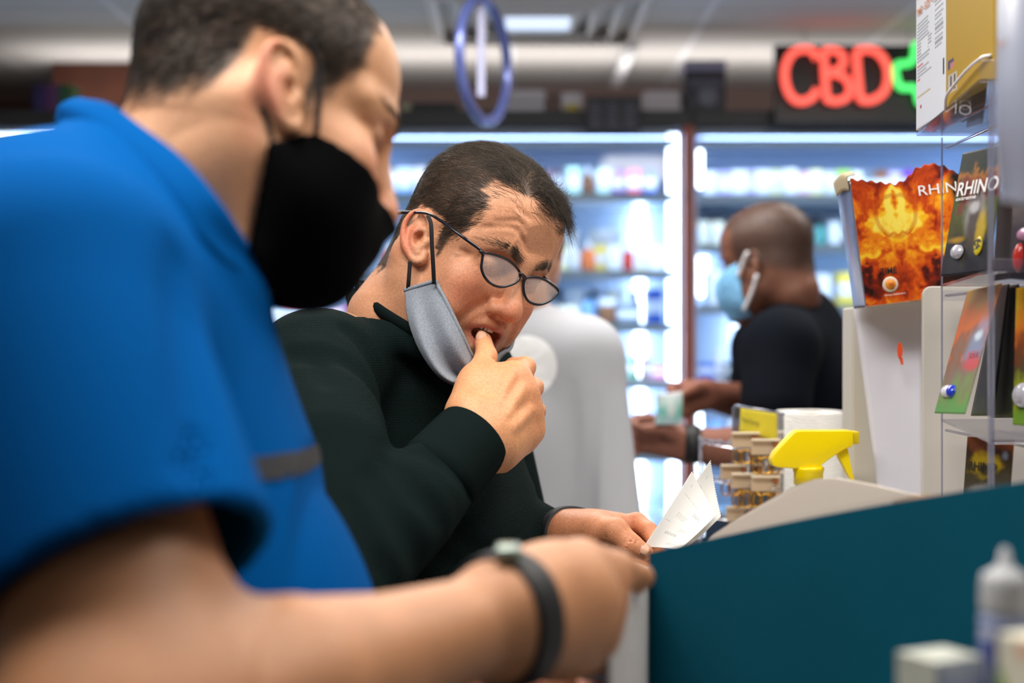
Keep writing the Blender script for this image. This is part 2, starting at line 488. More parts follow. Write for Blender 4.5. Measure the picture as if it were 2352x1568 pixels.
def head_prims(S, nose_w=1.0, full=1.0, ears=(1, -1), ear_kw={}, open_mouth=0.0, brow_raise=0.0, mouth_dz=0.0, chin=0.0, fore=0.0):
    S.ell((-0.008, 0, 0.058), (0.096, 0.0775, 0.082), 0)
    S.ell((0.04 - fore * .5, 0, 0.062), (0.055 - fore * .5, 0.064 - fore, 0.058 - fore), 0.03)
    S.ell((0.045, 0, -0.02), (0.05, 0.06 * full, 0.075), 0.03)
    S.ell((-0.01, 0, -0.005), (0.055, 0.067, 0.05), 0.03)
    for s in (1, -1):
        S.cone((0.0, s * 0.056, -0.045), (0.07, s * 0.018, -0.09 + chin), 0.017 * full, 0.018, 0.03)
        S.ell((0.06, s * 0.044, -0.012), (0.026, 0.021, 0.02), 0.018)
        S.ell((0.055, s * 0.04 * full, -0.045), (0.03, 0.022, 0.03), 0.02)
    S.ell((0.081, 0, -0.088 + chin), (0.019, 0.023, 0.017), 0.018)
    S.chain([(0.06, 0.052, 0.034), (0.086, 0.02, 0.04 + brow_raise), (0.089, 0, 0.036), (0.086, -0.02, 0.04 + brow_raise), (0.06, -0.052, 0.034)], [0.01, 0.0125, 0.011, 0.0125, 0.01], 0.014)
    for s in (1, -1):
        S.ell((0.097, s * 0.031, 0.018), (0.019, 0.02, 0.0135), 0.014, 'sub')
        S.ell((0.0745, s * 0.0315, 0.019), (0.0135, 0.0155, 0.0125), 0.003)
        S.cone((0.0865, s * 0.021, 0.0165), (0.08, s * 0.045, 0.0175), 0.0012, 0.001, 0.0015, 'sub')       # lid line
        S.chain([(0.083, s * 0.02, 0.004), (0.083, s * 0.032, 0.001), (0.077, s * 0.045, 0.005)], 0.0025, 0.004)  # bag under the eye
    # maxilla, nose
    S.ell((0.077, 0, -0.043), (0.022, 0.03, 0.022), 0.016)
    S.chain([(0.09, 0, 0.032), (0.1, 0, 0.012), (0.109, 0, -0.008)], [0.0085, 0.009, 0.0105], 0.012)
    S.ell((0.1115, 0, -0.0175), (0.0125, 0.0125 * nose_w, 0.0115), 0.008)
    for s in (1, -1):
        S.ell((0.1, s * 0.0125 * nose_w, -0.0215), (0.012, 0.0085, 0.0085), 0.005)
        S.chain([(0.094, s * 0.021 * nose_w, -0.017), (0.096, s * 0.0215 * nose_w, -0.026)], 0.0024, 0.005, 'sub')
        S.crease([(0.094, s * 0.024, -0.02), (0.09, s * 0.034, -0.034), (0.083, s * 0.04, -0.05), (0.075, s * 0.042, -0.062)], 0.0028, 0.35, k=0.007)
        S.ell((0.104, s * 0.0098 * nose_w, -0.0298), (0.008, 0.0056, 0.0062), 0.003, 'sub')
    S.chain([(0.1, 0.0, -0.033), (0.099, 0, -0.04)], 0.0018, 0.003, 'sub')                                     # philtrum
    om = open_mouth; up = 0.003 if om > 0 else 0.0
    z = mouth_dz
    S.chain([(0.085, 0.027, z - 0.0525 - om * .3), (0.097, 0.013, z - 0.0475 + up), (0.1005, 0, z - 0.0485 + up), (0.097, -0.013, z - 0.0475 + up), (0.085, -0.027, z - 0.0525 - om * .3)], [0.003, 0.0056, 0.0064, 0.0056, 0.003], 0.004)
    S.chain([(0.084, 0.026, z - 0.0545 - om * .3), (0.094, 0.012, z - 0.0585 - om), (0.096, 0, z - 0.0595 - om), (0.094, -0.012, z - 0.0585 - om), (0.084, -0.026, z - 0.0545 - om * .3)], [0.003, 0.006, 0.007, 0.006, 0.003], 0.004)
    if om > 0:
        S.ell((0.094, 0, z - 0.0535 - om * 0.4), (0.022, 0.021, 0.003 + om * 0.5), 0.003, 'sub')
    else:
        S.chain([(0.089, 0.024, -0.0535), (0.105, 0, -0.0535), (0.089, -0.024, -0.0535)], 0.0013, 0.002, 'sub')
    S.chain([(0.087, 0.014, -0.07 - om), (0.089, 0, -0.071 - om), (0.087, -0.014, -0.07 - om)], 0.003, 0.008, 'sub')
    for s in ears: ear(S, s, **ear_kw)

def g3(V, c, r):
    c = np.array(c); r = np.array(r)
    return np.exp(-(((V - c) / r) ** 2).sum(1))

def mixc(c, col, w):
    return c * (1 - w[:, None]) + np.array(col)[None] * w[:, None]

def skin_colors(V, base, red, lip, lips=True, om=0.0, mdz=0.0):
    "colours that belong to the skin: redness of nose, cheeks and ears, lips, mottling"
    c = np.tile(np.array(base, float), (len(V), 1))
    A = V * [1, 1, 1]; A = np.stack([V[:, 0], np.abs(V[:, 1]), V[:, 2]], 1)
    w = 0.55 * g3(A, (0.075, 0.045, -0.02), (0.03, 0.022, 0.024)) + 0.65 * g3(A, (0.112, 0, -0.02), (0.016, 0.018, 0.016)) + 0.6 * smoothstep(0.079, 0.087, A[:, 1]) * smoothstep(0.03, 0.015, np.abs(V[:, 0] + 0.006)) * smoothstep(0.06, 0.045, np.abs(V[:, 2]))
    c = mixc(c, red, np.clip(w, 0, 0.85))
    n = vnoise(V, 55) * 0.6 + vnoise(V, 140) * 0.4
    c *= (0.93 + 0.14 * n)[:, None]
    if lips:
        y = np.clip(np.abs(V[:, 1]) / 0.027, 0, 1)
        zu = mdz - 0.0485 + (0.003 if om else 0) - (0.004 + om * 0.3) * y ** 2; zl = mdz - 0.0595 - om + (0.005 + om * 0.7) * y ** 2
        w = smoothstep(0.0075, 0.004, np.maximum(zl - 0.001 - V[:, 2], V[:, 2] - zu - 0.0005) + 0.004) * (np.abs(V[:, 1]) < 0.03) * smoothstep(0.08, 0.088, V[:, 0])
        c = mixc(c, lip, 0.75 * w)
    return c

def strands(name, roots, dirs, nrm, length, lift, material, parent, radius=0.00014, seg=5, curl=0.15, rs=None, col=None, droop=0.0, down=(0, 0, -1)):
    "short hair: one mesh of fine three-sided strands growing from roots along dirs, hugging the surface"
    rs = rs or np.random.RandomState(3)
    m = len(roots)
    L = length if not np.isscalar(length) else np.full(m, length)
    t = np.linspace(0, 1, seg)[None, :, None]
    side = np.cross(nrm, dirs)
    cv = np.broadcast_to(np.asarray(curl, float), (m,))[:, None, None]
    a = rs.uniform(-1, 1, (m, 1, 1)) * cv; b = rs.uniform(-1, 1, (m, 1, 1)) * cv * 0.7
    rise = lift if np.isscalar(lift) else np.asarray(lift)[:, None, None]
    pts = roots[:, None] + L[:, None, None] * (t * dirs[:, None] + side[:, None] * (a * t * t + b * np.sin(t * 5) * t) + nrm[:, None] * (rise * t * (1.4 - t)) + np.array(down)[None, None] * droop * t * t)
    T = np.gradient(pts, axis=1); T /= np.linalg.norm(T, axis=2)[..., None] + 1e-9
    N = nrm[:, None] - T * (nrm[:, None] * T).sum(2)[..., None]; N /= np.linalg.norm(N, axis=2)[..., None] + 1e-9
    B = np.cross(T, N)
    r = radius * (1.0 - 0.75 * t ** 2)
    ang = np.arange(3) * 2 * math.pi / 3
    V = pts[:, :, None] + r[:, :, None] * (np.cos(ang)[None, None, :, None] * N[:, :, None] + np.sin(ang)[None, None, :, None] * B[:, :, None])
    base = (np.arange(m) * seg * 3)[:, None, None]
    i = np.arange(seg - 1)[None, :, None] * 3; j = np.arange(3)[None, None, :]
    F = np.stack([base + i + j, base + i + (j + 1) % 3, base + i + 3 + (j + 1) % 3, base + i + 3 + j], -1).reshape(-1, 4)
    C = None
    if col is not None: C = np.repeat(col, seg * 3, 0)
    me = mesh_np(name, V.reshape(-1, 3), F, material, True, C)
    return obj(name, me)

def sample_surface(V, F, n, w, rs):
    "n random points on the quads, weighted by vertex weight w"
    A = V[F]
    ar = np.linalg.norm(np.cross(A[:, 2] - A[:, 0], A[:, 3] - A[:, 1]), axis=1)
    pw = ar * w[F].mean(1); pw /= pw.sum()
    k = rs.choice(len(F), n, p=pw); u, v = rs.rand(n, 1), rs.rand(n, 1)
    q = A[k]
    return q[:, 0] * (1 - u) * (1 - v) + q[:, 1] * u * (1 - v) + q[:, 2] * u * v + q[:, 3] * (1 - u) * v
# ------------------------------------------------------------------ shared materials
M = {}
M['skin'] = mat('skin', (0.6, 0.36, 0.24), rough=0.44, spec=0.42, sss=0.1, sss_r=(0.005, 0.0018, 0.001), use_col=True, noise=0.13, nscale=420, bump=0.4, bscale=800)
M['hair'] = mat('hair', (0.02, 0.016, 0.013), rough=0.5, spec=0.35, use_col=True)
M['nail'] = mat('nail', srgb(214, 166, 138), rough=0.3, spec=0.5)
M['teeth'] = mat('teeth', (0.8, 0.74, 0.62), rough=0.25)
M['black_plastic'] = mat('black_plastic', (0.012, 0.013, 0.02), rough=0.16, spec=0.6)
M['black_rubber'] = mat('black_rubber', (0.012, 0.012, 0.014), rough=0.55)
M['elastic'] = mat('elastic', (0.012, 0.012, 0.014), rough=0.9)
M['black_cotton'] = mat('black_cotton', (0.003, 0.003, 0.0036), rough=0.95, spec=0.06, bump=0.3, bscale=900)
M['heather'] = mat('heather', srgb(138, 145, 156), rough=0.95, spec=0.15, noise=0.3, nscale=900, bump=0.4, bscale=1200, sheen=0.1)
M['dark_denim'] = mat('dark_denim', (0.012, 0.016, 0.03), rough=0.9, noise=0.2, nscale=300)
M['shoe'] = mat('shoe', (0.02, 0.018, 0.017), rough=0.5)

def waffle(name, color, pitch=0.0026):
    m = mat(name, color, rough=0.95, spec=0.05)
    nt = m.node_tree; b = nt.nodes['Principled BSDF']
    tc = nt.nodes.new('ShaderNodeTexCoord')
    outs = []
    for ax, sc in (('X', 1.0), ('Z', 0.8)):
        w = nt.nodes.new('ShaderNodeTexWave'); w.wave_type = 'BANDS'; w.bands_direction = ax; w.wave_profile = 'SIN'
        w.inputs['Scale'].default_value = math.pi * 2 / (20 * pitch) * sc * 1.0
        w.inputs['Distortion'].default_value = 0.15; w.inputs['Detail'].default_value = 0
        nt.links.new(tc.outputs['Object'], w.inputs['Vector']); outs.append(w.outputs['Fac'])
    mu = nt.nodes.new('ShaderNodeMath'); mu.operation = 'MULTIPLY'
    nt.links.new(outs[0], mu.inputs[0]); nt.links.new(outs[1], mu.inputs[1])
    bp = nt.nodes.new('ShaderNodeBump'); bp.inputs['Strength'].default_value = 0.9; bp.inputs['Distance'].default_value = 0.0012
    nt.links.new(mu.outputs[0], bp.inputs['Height']); nt.links.new(bp.outputs[0], b.inputs['Normal'])
    return m
M['waffle'] = waffle('waffle_knit', (0.007, 0.0142, 0.0138), 0.0015)
M['rib'] = mat('rib_knit', (0.0055, 0.0108, 0.0105), rough=0.95, spec=0.05, bump=0.3, bscale=900)
M['polo'] = mat('polo_blue', (0.0, 0.074, 0.28), rough=0.9, spec=0.03, bump=0.2, bscale=700)
M['polo_dark'] = mat('polo_collar_blue', (0.0, 0.045, 0.25), rough=0.85, spec=0.2)
M['charcoal'] = mat('charcoal_stripe', (0.02, 0.022, 0.026), rough=0.85)
M['lens'] = None
def glass_thin(name, haze=0.1, tint=(1, 1, 1), hazecol=(0.8, 0.8, 0.85), gloss=0.12):
    "a thin clear pane: mostly see-through, with reflection and a film of haze"
    m = bpy.data.materials.new(name); m.use_nodes = True
    nt = m.node_tree; nt.nodes.clear()
    out = nt.nodes.new('ShaderNodeOutputMaterial')
    tr = nt.nodes.new('ShaderNodeBsdfTransparent'); tr.inputs[0].default_value = (*tint, 1)
    df = nt.nodes.new('ShaderNodeBsdfDiffuse'); df.inputs[0].default_value = (*hazecol, 1)
    gl = nt.nodes.new('ShaderNodeBsdfGlossy'); gl.inputs['Roughness'].default_value = 0.03
    m1 = nt.nodes.new('ShaderNodeMixShader'); m1.inputs[0].default_value = haze
    m2 = nt.nodes.new('ShaderNodeMixShader')
    fr = nt.nodes.new('ShaderNodeLayerWeight'); fr.inputs['Blend'].default_value = 0.25
    mu = nt.nodes.new('ShaderNodeMath'); mu.operation = 'MULTIPLY_ADD'; mu.inputs[1].default_value = 0.7; mu.inputs[2].default_value = gloss
    nt.links.new(fr.outputs['Fresnel'], mu.inputs[0])
    nt.links.new(mu.outputs[0], m2.inputs[0])
    nt.links.new(tr.outputs[0], m1.inputs[1]); nt.links.new(df.outputs[0], m1.inputs[2])
    nt.links.new(m1.outputs[0], m2.inputs[1]); nt.links.new(gl.outputs[0], m2.inputs[2])
    nt.links.new(m2.outputs[0], out.inputs[0])
    return m
M['lens'] = glass_thin('smudged_lens', 0.3, hazecol=(0.62, 0.58, 0.56), gloss=0.1)
M['acrylic'] = glass_thin('clear_acrylic', 0.035, tint=(0.97, 0.97, 1.0), hazecol=(0.75, 0.77, 0.95), gloss=0.05)
M['case_glass'] = glass_thin('case_glass', 0.0, tint=(0.93, 0.97, 1.0), gloss=0.02)

def join_arrays(parts):
    "parts: list of (V, F, C)"
    V, F, C, o = [], [], [], 0
    for v, f, c in parts:
        V.append(v); F.append(f + o); C.append(c); o += len(v)
    return np.concatenate(V), np.concatenate(F), np.concatenate(C)

def legs_and_shoes(root, hip, facing, trouser_mat, waist_z, r_waist=(0.17, 0.13)):
    "trousers and shoes down to the floor, below the frame"
    fx = np.array([facing[0], facing[1], 0.0]); fx /= np.linalg.norm(fx); lf = np.array([-fx[1], fx[0], 0])
    hip = np.array(hip, float)
    S = SDF(hip + [-0.32, -0.32, -hip[2] + 0.02], hip + [0.32, 0.32, waist_z - hip[2] + 0.02], 0.011)
    R = np.stack([fx, lf, [0, 0, 1]], 1)
    S.ell(hip + [0, 0, 0.02], (r_waist[1], r_waist[0], 0.16), 0, R=R)
    S.ell([hip[0], hip[1], waist_z - 0.04], (r_waist[1], r_waist[0], 0.12), 0.06, R=R)
    for s in (1, -1):
        a = hip + lf * s * 0.085 - [0, 0, 0.03]; k = hip + lf * s * 0.1 + fx * 0.02; k[2] = 0.5; f = hip + lf * s * 0.11 - fx * 0.01; f[2] = 0.05
        S.chain([a, k, f], [0.092, 0.07, 0.066], 0.04)
        T = SDF(f + [-0.2, -0.2, -0.05], f + [0.2, 0.2, 0.09], 0.007)
        T.chain([[*(f - fx * 0.05)[:2], 0.045], [*(f + fx * 0.09)[:2], 0.038], [*(f + fx * 0.16)[:2], 0.032]], [0.042, 0.038, 0.03], 0)
        T.cone([*f[:2], 0.05], [*f[:2], 0.12], 0.042, 0.042, 0.02)
        T.plane([0, 0, 0.0], [0, 0, -1])
        V, F = T.mesh()
        put(obj('shoe', mesh_np('shoe', V, F, M['shoe'])), root)
    S.plane([0, 0, waist_z], [0, 0, 1])
    V, F = S.mesh()
    put(obj('trousers', mesh_np('trousers', V, F, trouser_mat)), root)
# ------------------------------------------------------------------ the room
def struct(o):
    o['kind'] = 'structure'; return o
def tile_mat(name, color, line, size, width, rough=0.85, noise=0.06):
    m = mat(name, color, rough=rough)
    nt = m.node_tree; b = nt.nodes['Principled BSDF']
    tc = nt.nodes.new('ShaderNodeTexCoord'); br = nt.nodes.new('ShaderNodeTexBrick')
    br.offset = 0; br.squash = 1
    br.inputs['Color1'].default_value = (*color, 1); br.inputs['Color2'].default_value = (*[c * (1 - noise) for c in color], 1); br.inputs['Mortar'].default_value = (*line, 1)
    br.inputs['Scale'].default_value = 1.0; br.inputs['Mortar Size'].default_value = width; br.inputs['Brick Width'].default_value = size; br.inputs['Row Height'].default_value = size
    nt.links.new(tc.outputs['Object'], br.inputs['Vector'])
    n = nt.nodes.new('ShaderNodeTexNoise'); n.inputs['Scale'].default_value = 180; n.inputs['Detail'].default_value = 2
    nt.links.new(tc.outputs['Object'], n.inputs['Vector'])
    mx = nt.nodes.new('ShaderNodeMix'); mx.data_type = 'RGBA'; mx.blend_type = 'MULTIPLY'; mx.inputs[0].default_value = 0.25
    nt.links.new(br.outputs['Color'], mx.inputs[6]); nt.links.new(n.outputs[0], mx.inputs[7]); nt.links.new(mx.outputs[2], b.inputs['Base Color'])
    return m
X0, X1, Y0, Y1 = -2.6, 2.6, -2.2, 5.7
struct(box('floor', (X0, Y0, -0.1), (X1, Y1, 0), tile_mat('floor_vinyl', srgb(176, 172, 168), srgb(120, 116, 112), 0.45, 0.004, 0.5)))
struct(box('ceiling', (X0, Y0, CEIL), (X1, Y1, CEIL + 0.1), tile_mat('ceiling_tile', srgb(200, 198, 196), srgb(220, 222, 226), 0.61, 0.012, 0.95)))
wood = mat('brown_panelling', srgb(72, 35, 20), rough=0.55, noise=0.2, nscale=9)
tag(box('bounce_cut_mat', (-1.9, -1.6, 0.0005), (0.2, 2.1, 0.012), mat('bounce_cut_black', (0.012, 0.012, 0.012), rough=0.9), None, 0.003), 'added dark mat on the unseen floor to cut bounced light', 'mat')  # added unseen mat, dark so the near floor bounces little light upward
struct(box('wall_back', (X0, Y1, 0), (X1, Y1 + 0.1, CEIL), mat('mauve_wall', srgb(140, 118, 112), rough=0.8)))
wl = mat('painted_wall', srgb(128, 122, 116), rough=0.85)
struct(box('wall_left', (X0 - 0.1, Y0, 0), (X0, Y1 + 0.1, CEIL), wl)); struct(box('wall_right', (X1, Y0, 0), (X1 + 0.1, Y1 + 0.1, CEIL), wl))
struct(box('wall_front', (X0, Y0 - 0.1, 0), (X1, Y0, CEIL), mat('dark_shelving_wall', srgb(70, 62, 56), rough=0.85)))
# brown wood panelling on the back wall at the left, with a deeper soffit box
struct(box('trim_1', (X0, 5.62, 2.0), (-1.05, 5.7, 2.42), wood))
struct(box('trim_2', (-1.68, 5.2, 2.0), (-0.95, 5.62, 2.499), wood, bevel=0.004))
# troffers carry the room's lamps
lampm = mat('lamp_diffuser', (0.9, 0.9, 0.9), rough=0.6, emit=(1, 0.95, 0.88), estr=1.5)
frm = mat('white_enamel', (0.75, 0.75, 0.76), rough=0.4)
where = ['above the two men at the counter', 'above the counter racks', 'above the sweatshirt person', 'above the shaved head man', 'in the far left of the shop', 'behind the camera position']
for (x, y, sx, sy, w), wh in zip(TROFFERS, where):
    t = thing('ceiling_lamp', 'rectangular white ceiling lamp ' + wh, 'lamp', (x, y, CEIL), 'recessed ceiling lamps')
    bm = bmesh.new()
    a, b = sx / 2 + 0.03, sy / 2 + 0.03
    for lo, hi in (((-a, -b, -0.012), (a, -b + 0.03, 0)), ((-a, b - 0.03, -0.012), (a, b, 0)), ((-a, -b + 0.03, -0.012), (-a + 0.03, b - 0.03, 0)), ((a - 0.03, -b + 0.03, -0.012), (a, b - 0.03, 0))): add_box(bm, lo, hi)
    bm_obj('frame', bm, frm, t); box('diffuser', (-sx / 2, -sy / 2, -0.004), (sx / 2, sy / 2, 0), lampm, t)
# square air diffuser with stepped vanes
t = thing('air_diffuser', 'square white ceiling air diffuser with stepped vanes and bright centre', 'air vent', (0.08, 4.42, CEIL))
for i, s in enumerate((0.34, 0.27, 0.2, 0.14)):
    V, F = [], []
    for k, (r, z) in enumerate(((s, 0.0), (s - 0.03, -0.035), (s - 0.04, -0.035), (s - 0.012, 0.0))):
        V += [(-r, -r, z), (r, -r, z), (r, r, z), (-r, r, z)]
    for k in range(3):
        for j in range(4): F.append((k * 4 + j, k * 4 + (j + 1) % 4, k * 4 + 4 + (j + 1) % 4, k * 4 + 4 + j))
    obj('vane', mesh_np('vane', V, F, frm, False), t)
box('centre_panel', (-0.1, -0.1, -0.03), (0.1, 0.1, -0.002), mat('vent_reflection', (0.8, 0.85, 0.95), rough=0.5, emit=(0.62, 0.75, 1.0), estr=0.9), t, 0.004)  # glow put in for the bluish reflection on the centre square
tag(box('cable_trunking', (0.385, 4.8, CEIL - 0.03), (0.425, 5.55, CEIL), mat('white_pvc', (0.8, 0.82, 0.86), rough=0.4), None, 0.003), 'white cable trunking running along the ceiling', 'trunking')
# ------------------------------------------------------------------ lit glass display cabinets
CY, CB = 4.7, 5.15
M['led'] = mat('led', (1, 1, 1), emit=(0.80, 0.89, 1.0), estr=8)
M['led_soft'] = mat('led_soft', (1, 1, 1), emit=(0.72, 0.84, 1.0), estr=4.5)
M['rail'] = mat('light_lip', srgb(170, 190, 214), rough=0.4)
M['bay_fill'] = mat('bay_fill', (1, 1, 1), emit=(0.80, 0.89, 1.0), estr=8.5)  # glow of the strips added to brighten the cabinet interiors
M['case_back'] = mat('case_back', srgb(206, 222, 244), rough=0.4)
M['case_side'] = mat('case_side', srgb(196, 210, 236), rough=0.4)
M['shelf_glass'] = mat('shelf_glass', srgb(186, 212, 232), rough=0.12, spec=0.6)
M['shelf_white'] = mat('shelf_white', srgb(226, 226, 232), rough=0.4)
M['header'] = mat('cabinet_header', (0.012, 0.014, 0.018), rough=0.5)
M['redwood'] = mat('redwood_post', srgb(134, 66, 48), rough=0.5, noise=0.2, nscale=30)
def X(u, d): return (u - 1176.0) / FPX * d
def Z(v, d): return EYE_H + (784.0 - v) / FPX * d
SH_L = [443, 620, 742, 872, 1040, 1180]           # shelf lines (pixel rows at the cabinet front)
SH_R = [446, 560, 700, 872, 1040, 1180]
def cabinet(x0, x1, label, rows, leds):
    t = thing('display_cabinet', label, 'cabinet', ((x0 + x1) / 2, (CY + CB) / 2, 0)); ox, oy = t.location[0], t.location[1]
    b = lambda n, lo, hi, m, bev=0, par=None: box(n, (lo[0] - ox, lo[1] - oy, lo[2]), (hi[0] - ox, hi[1] - oy, hi[2]), m, par or t, bev)
    b('header', (x0, CY - 0.03, Z(292, CY)), (x1 + (0.031 if x0 < 0 else 0), CB + 0.03, Z(256, CY)), M['header'], 0.003)
    b('top_panel', (x0 + .02, CY, Z(292, CY) - 0.03), (x1 - .02, CB, Z(292, CY)), M['case_side'])
    b('back_panel', (x0, CB, 0.1), (x1, CB + 0.02, Z(292, CY)), M['case_back'])
    for xa in (x0, x1 - 0.02): b('side_panel', (xa, CY + 0.02, 0.1), (xa + 0.02, CB, Z(292, CY)), M['case_side'])
    b('base', (x0, CY, 0), (x1, CB, 0.62), M['header'], 0.003)
    for i, v in enumerate(rows):
        z = Z(v, CY)
        b('shelf', (x0 + .02, CY + 0.06, z - 0.012), (x1 - .02, CB, z), M['shelf_white'] if i in (3,) else M['shelf_glass'], 0.002)
    for v in [318] + rows[:-1]:
        z = Z(v, CY) - 0.012
        b('light_lip', (x0 + .02, CY + 0.008, z - 0.018), (x1 - .02, CY + 0.016, z + 0.012), M['rail'])  # lip added to hide the strip behind it from view
        b('added_shelf_fill', (x0 + .03, CY + 0.02, z - 0.004), (x1 - .03, CY + 0.065, z), M['bay_fill'])  # added strip that brightens the goods and the interior
    b('glass_door', (x0 + .02, CY, 0.62), (x1 - .02, CY + 0.005, Z(292, CY)), M['case_glass'])
    for (u0, u1, v0, v1, d, mm) in leds:
        b('led_strip', (X(u0, d), d, Z(v1, d)), (X(u1, d), d + 0.012, Z(v0, d)), M[mm], 0.002)
    return t
cabinet(X(-150, CY), X(1567, CY), 'long lit glass cabinet left of the redwood post, full of bottles', SH_L,
        [(1534, 1558, 306, 1230, 4.72, 'led'), (1458, 1482, 470, 1230, 5.1, 'led'), (-140, 300, 306, 322, 4.74, 'led')])
cabinet(X(1590, CY), X(2700, CY), 'lit glass cabinet right of the redwood post, behind the shaved head man', SH_R,
        [(1598, 1614, 345, 430, 4.76, 'led'), (1600, 1626, 590, 680, 5.1, 'led'), (1690, 1712, 720, 830, 5.1, 'led'), (1596, 1612, 880, 1230, 4.76, 'led'), (1730, 1746, 700, 830, 5.1, 'led_soft')])
po = box('cabinet_post', (X(1567.2, CY), CY - 0.05, 0), (X(1589.8, CY), CB, Z(293, CY)), M['redwood'], None, 0.003)
tag(po, 'redwood post between the two lit glass cabinets', 'post')
# unseen strip and area light added on the cabinets to brighten the ceiling
t = thing('added_uplight', 'unseen strip added along the cabinet tops to brighten the ceiling', 'lamp', (0, 5.05, Z(256, CY)))
box('strip', (-2.0, -0.02, 0.0), (2.0, 0.02, 0.02), M['shelf_white'], t)
area_light('added_uplight_lamp', (0.2, 5.05, Z(256, CY) + 0.03), 3.8, 0.05, 11, (1.0, 0.93, 0.88), (math.pi, 0, 0))
# ------------------------------------------------------------------ the goods on the cabinet shelves: one mesh each, many copies
M['prod'] = mat('product_print', rough=0.4, obj_color=True)
M['prod_white'] = mat('product_white', srgb(232, 234, 238), rough=0.4)
M['prod_dark'] = mat('product_dark', srgb(36, 34, 44), rough=0.4)
def lathe_mesh(name, prof, mats, cut, n=14):
    prof = np.array(prof, float); m = len(prof); a = np.arange(n) * 2 * math.pi / n
    V = np.zeros((m, n, 3)); V[:, :, 0] = prof[:, :1] * np.cos(a); V[:, :, 1] = prof[:, :1] * np.sin(a); V[:, :, 2] = prof[:, 1:2]
    F = np.array([(i * n + j, i * n + (j + 1) % n, (i + 1) * n + (j + 1) % n, (i + 1) * n + j) for i in range(m - 1) for j in range(n)])
    me = mesh_np(name, V.reshape(-1, 3), F, None, True)
    for q in mats: me.materials.append(q)
    mi = np.repeat([next(k for k, c in enumerate(cut) if i < c) for i in range(m - 1)], n).astype(np.int32)
    me.polygons.foreach_set('material_index', mi); return me
def carton_mesh(name, w, d, h, band):
    bm = bmesh.new()
    zs = [0, h * band[0], h * band[1], h]
    for i in range(3): add_box(bm, (-w / 2, -d / 2, zs[i]), (w / 2, d / 2, zs[i + 1]))
    bmesh.ops.remove_doubles(bm, verts=bm.verts, dist=1e-5)
    me = bpy.data.meshes.new(name)
    for f in bm.faces: f.material_index = 1 if zs[1] < f.calc_center_median().z < zs[2] and abs(f.normal.z) < .5 else 0
    bm.to_mesh(me); bm.free(); me.materials.append(M['prod']); me.materials.append(M['prod_white']); return me
KIND = {
    'dropper_bottle': lathe_mesh('dropper_bottle', [(0, 0), (.019, 0), (.02, .004), (.02, .06), (.016, .068), (.0085, .072), (.0095, .073), (.0095, .09), (.004, .094), (.003, .105), (0, .106)], [M['prod'], M['prod_white']], (5, 99)),
    'squat_jar': lathe_mesh('squat_jar', [(0, 0), (.026, 0), (.027, .004), (.027, .045), (.025, .05), (.0285, .051), (.0285, .068), (.026, .071), (0, .071)], [M['prod'], M['prod_white']], (5, 99)),
    'dark_capped_bottle': lathe_mesh('dark_capped_bottle', [(0, 0), (.021, 0), (.022, .004), (.022, .065), (.012, .078), (.012, .082), (.014, .083), (.014, .1), (0, .101)], [M['prod'], M['prod_dark']], (5, 99)),
    'product_carton': carton_mesh('product_carton', .046, .046, .098, (.3, .68)),
    'flat_carton': carton_mesh('flat_carton', .072, .03, .06, (.35, .7)),
}
CN = {'white': (228, 230, 236), 'pale pink': (236, 190, 205), 'dark navy': (40, 42, 74), 'purple': (122, 62, 168), 'hot pink': (236, 84, 120), 'royal blue': (38, 92, 190), 'mint': (190, 226, 214), 'brown': (134, 88, 58),
      'red': (206, 62, 54), 'yellow': (236, 214, 92), 'pale yellow': (236, 232, 180), 'orange': (226, 120, 60), 'teal': (70, 150, 146), 'grey': (120, 130, 144), 'charcoal': (48, 50, 60), 'lilac': (196, 186, 230), 'lime green': (170, 214, 96), 'cream': (236, 230, 208), 'sky blue': (130, 178, 226), 'maroon': (120, 44, 62), 'magenta': (206, 60, 140), 'green': (60, 140, 92)}
ORD = ['first', 'second', 'third', 'fourth', 'fifth', 'sixth', 'seventh', 'eighth', 'ninth', 'tenth', 'eleventh', 'twelfth', 'thirteenth', 'fourteenth', 'fifteenth', 'sixteenth', 'seventeenth', 'eighteenth', 'nineteenth', 'twentieth', 'twenty first', 'twenty second', 'twenty third', 'twenty fourth']
prs = random.Random(12)
def row(case, shelf, v, u_list, colours, kinds, dy=0.15, scale=1.0):
    "one line of goods standing on the shelf at pixel row v; u_list runs away from the redwood post"
    z = Z(v, CY); d = CY + dy + 0.03
    for i, u in enumerate(u_list):
        kd = kinds[i % len(kinds)] if len(kinds) < len(u_list) else kinds[i]
        cn = colours[i % len(colours)]
        o = bpy.data.objects.new(kd, KIND[kd]); link(o)
        s = scale * prs.uniform(0.98, 1.1) * (1.1 if kd in ('dropper_bottle', 'squat_jar') else 0.97)
        o.location = (X(u, d), d + prs.uniform(-0.02, 0.02), z + 0.0005); o.scale = (s, s, s); o.rotation_euler.z = prs.uniform(-0.25, 0.25)
        c = srgb(*CN[cn]); o.color = (*c, 1)
        noun = {'dropper_bottle': 'dropper bottle', 'squat_jar': 'jar', 'dark_capped_bottle': 'dark capped bottle', 'product_carton': 'carton', 'flat_carton': 'flat carton'}[kd]
        tag(o, '%s %s, %s %s-cabinet shelf, %s from the redwood post' % (cn, noun, shelf, case, ORD[i]), 'carton' if 'carton' in kd else ('jar' if kd == 'squat_jar' else 'bottle'), 'goods on the %s shelf of the %s cabinet' % (shelf, case))
dn = lambda a, b, s: list(range(a, b, -s))
up_ = lambda a, b, s: list(range(a, b, s))
B_, J_, D_, C_, F_ = 'dropper_bottle', 'squat_jar', 'dark_capped_bottle', 'product_carton', 'flat_carton'
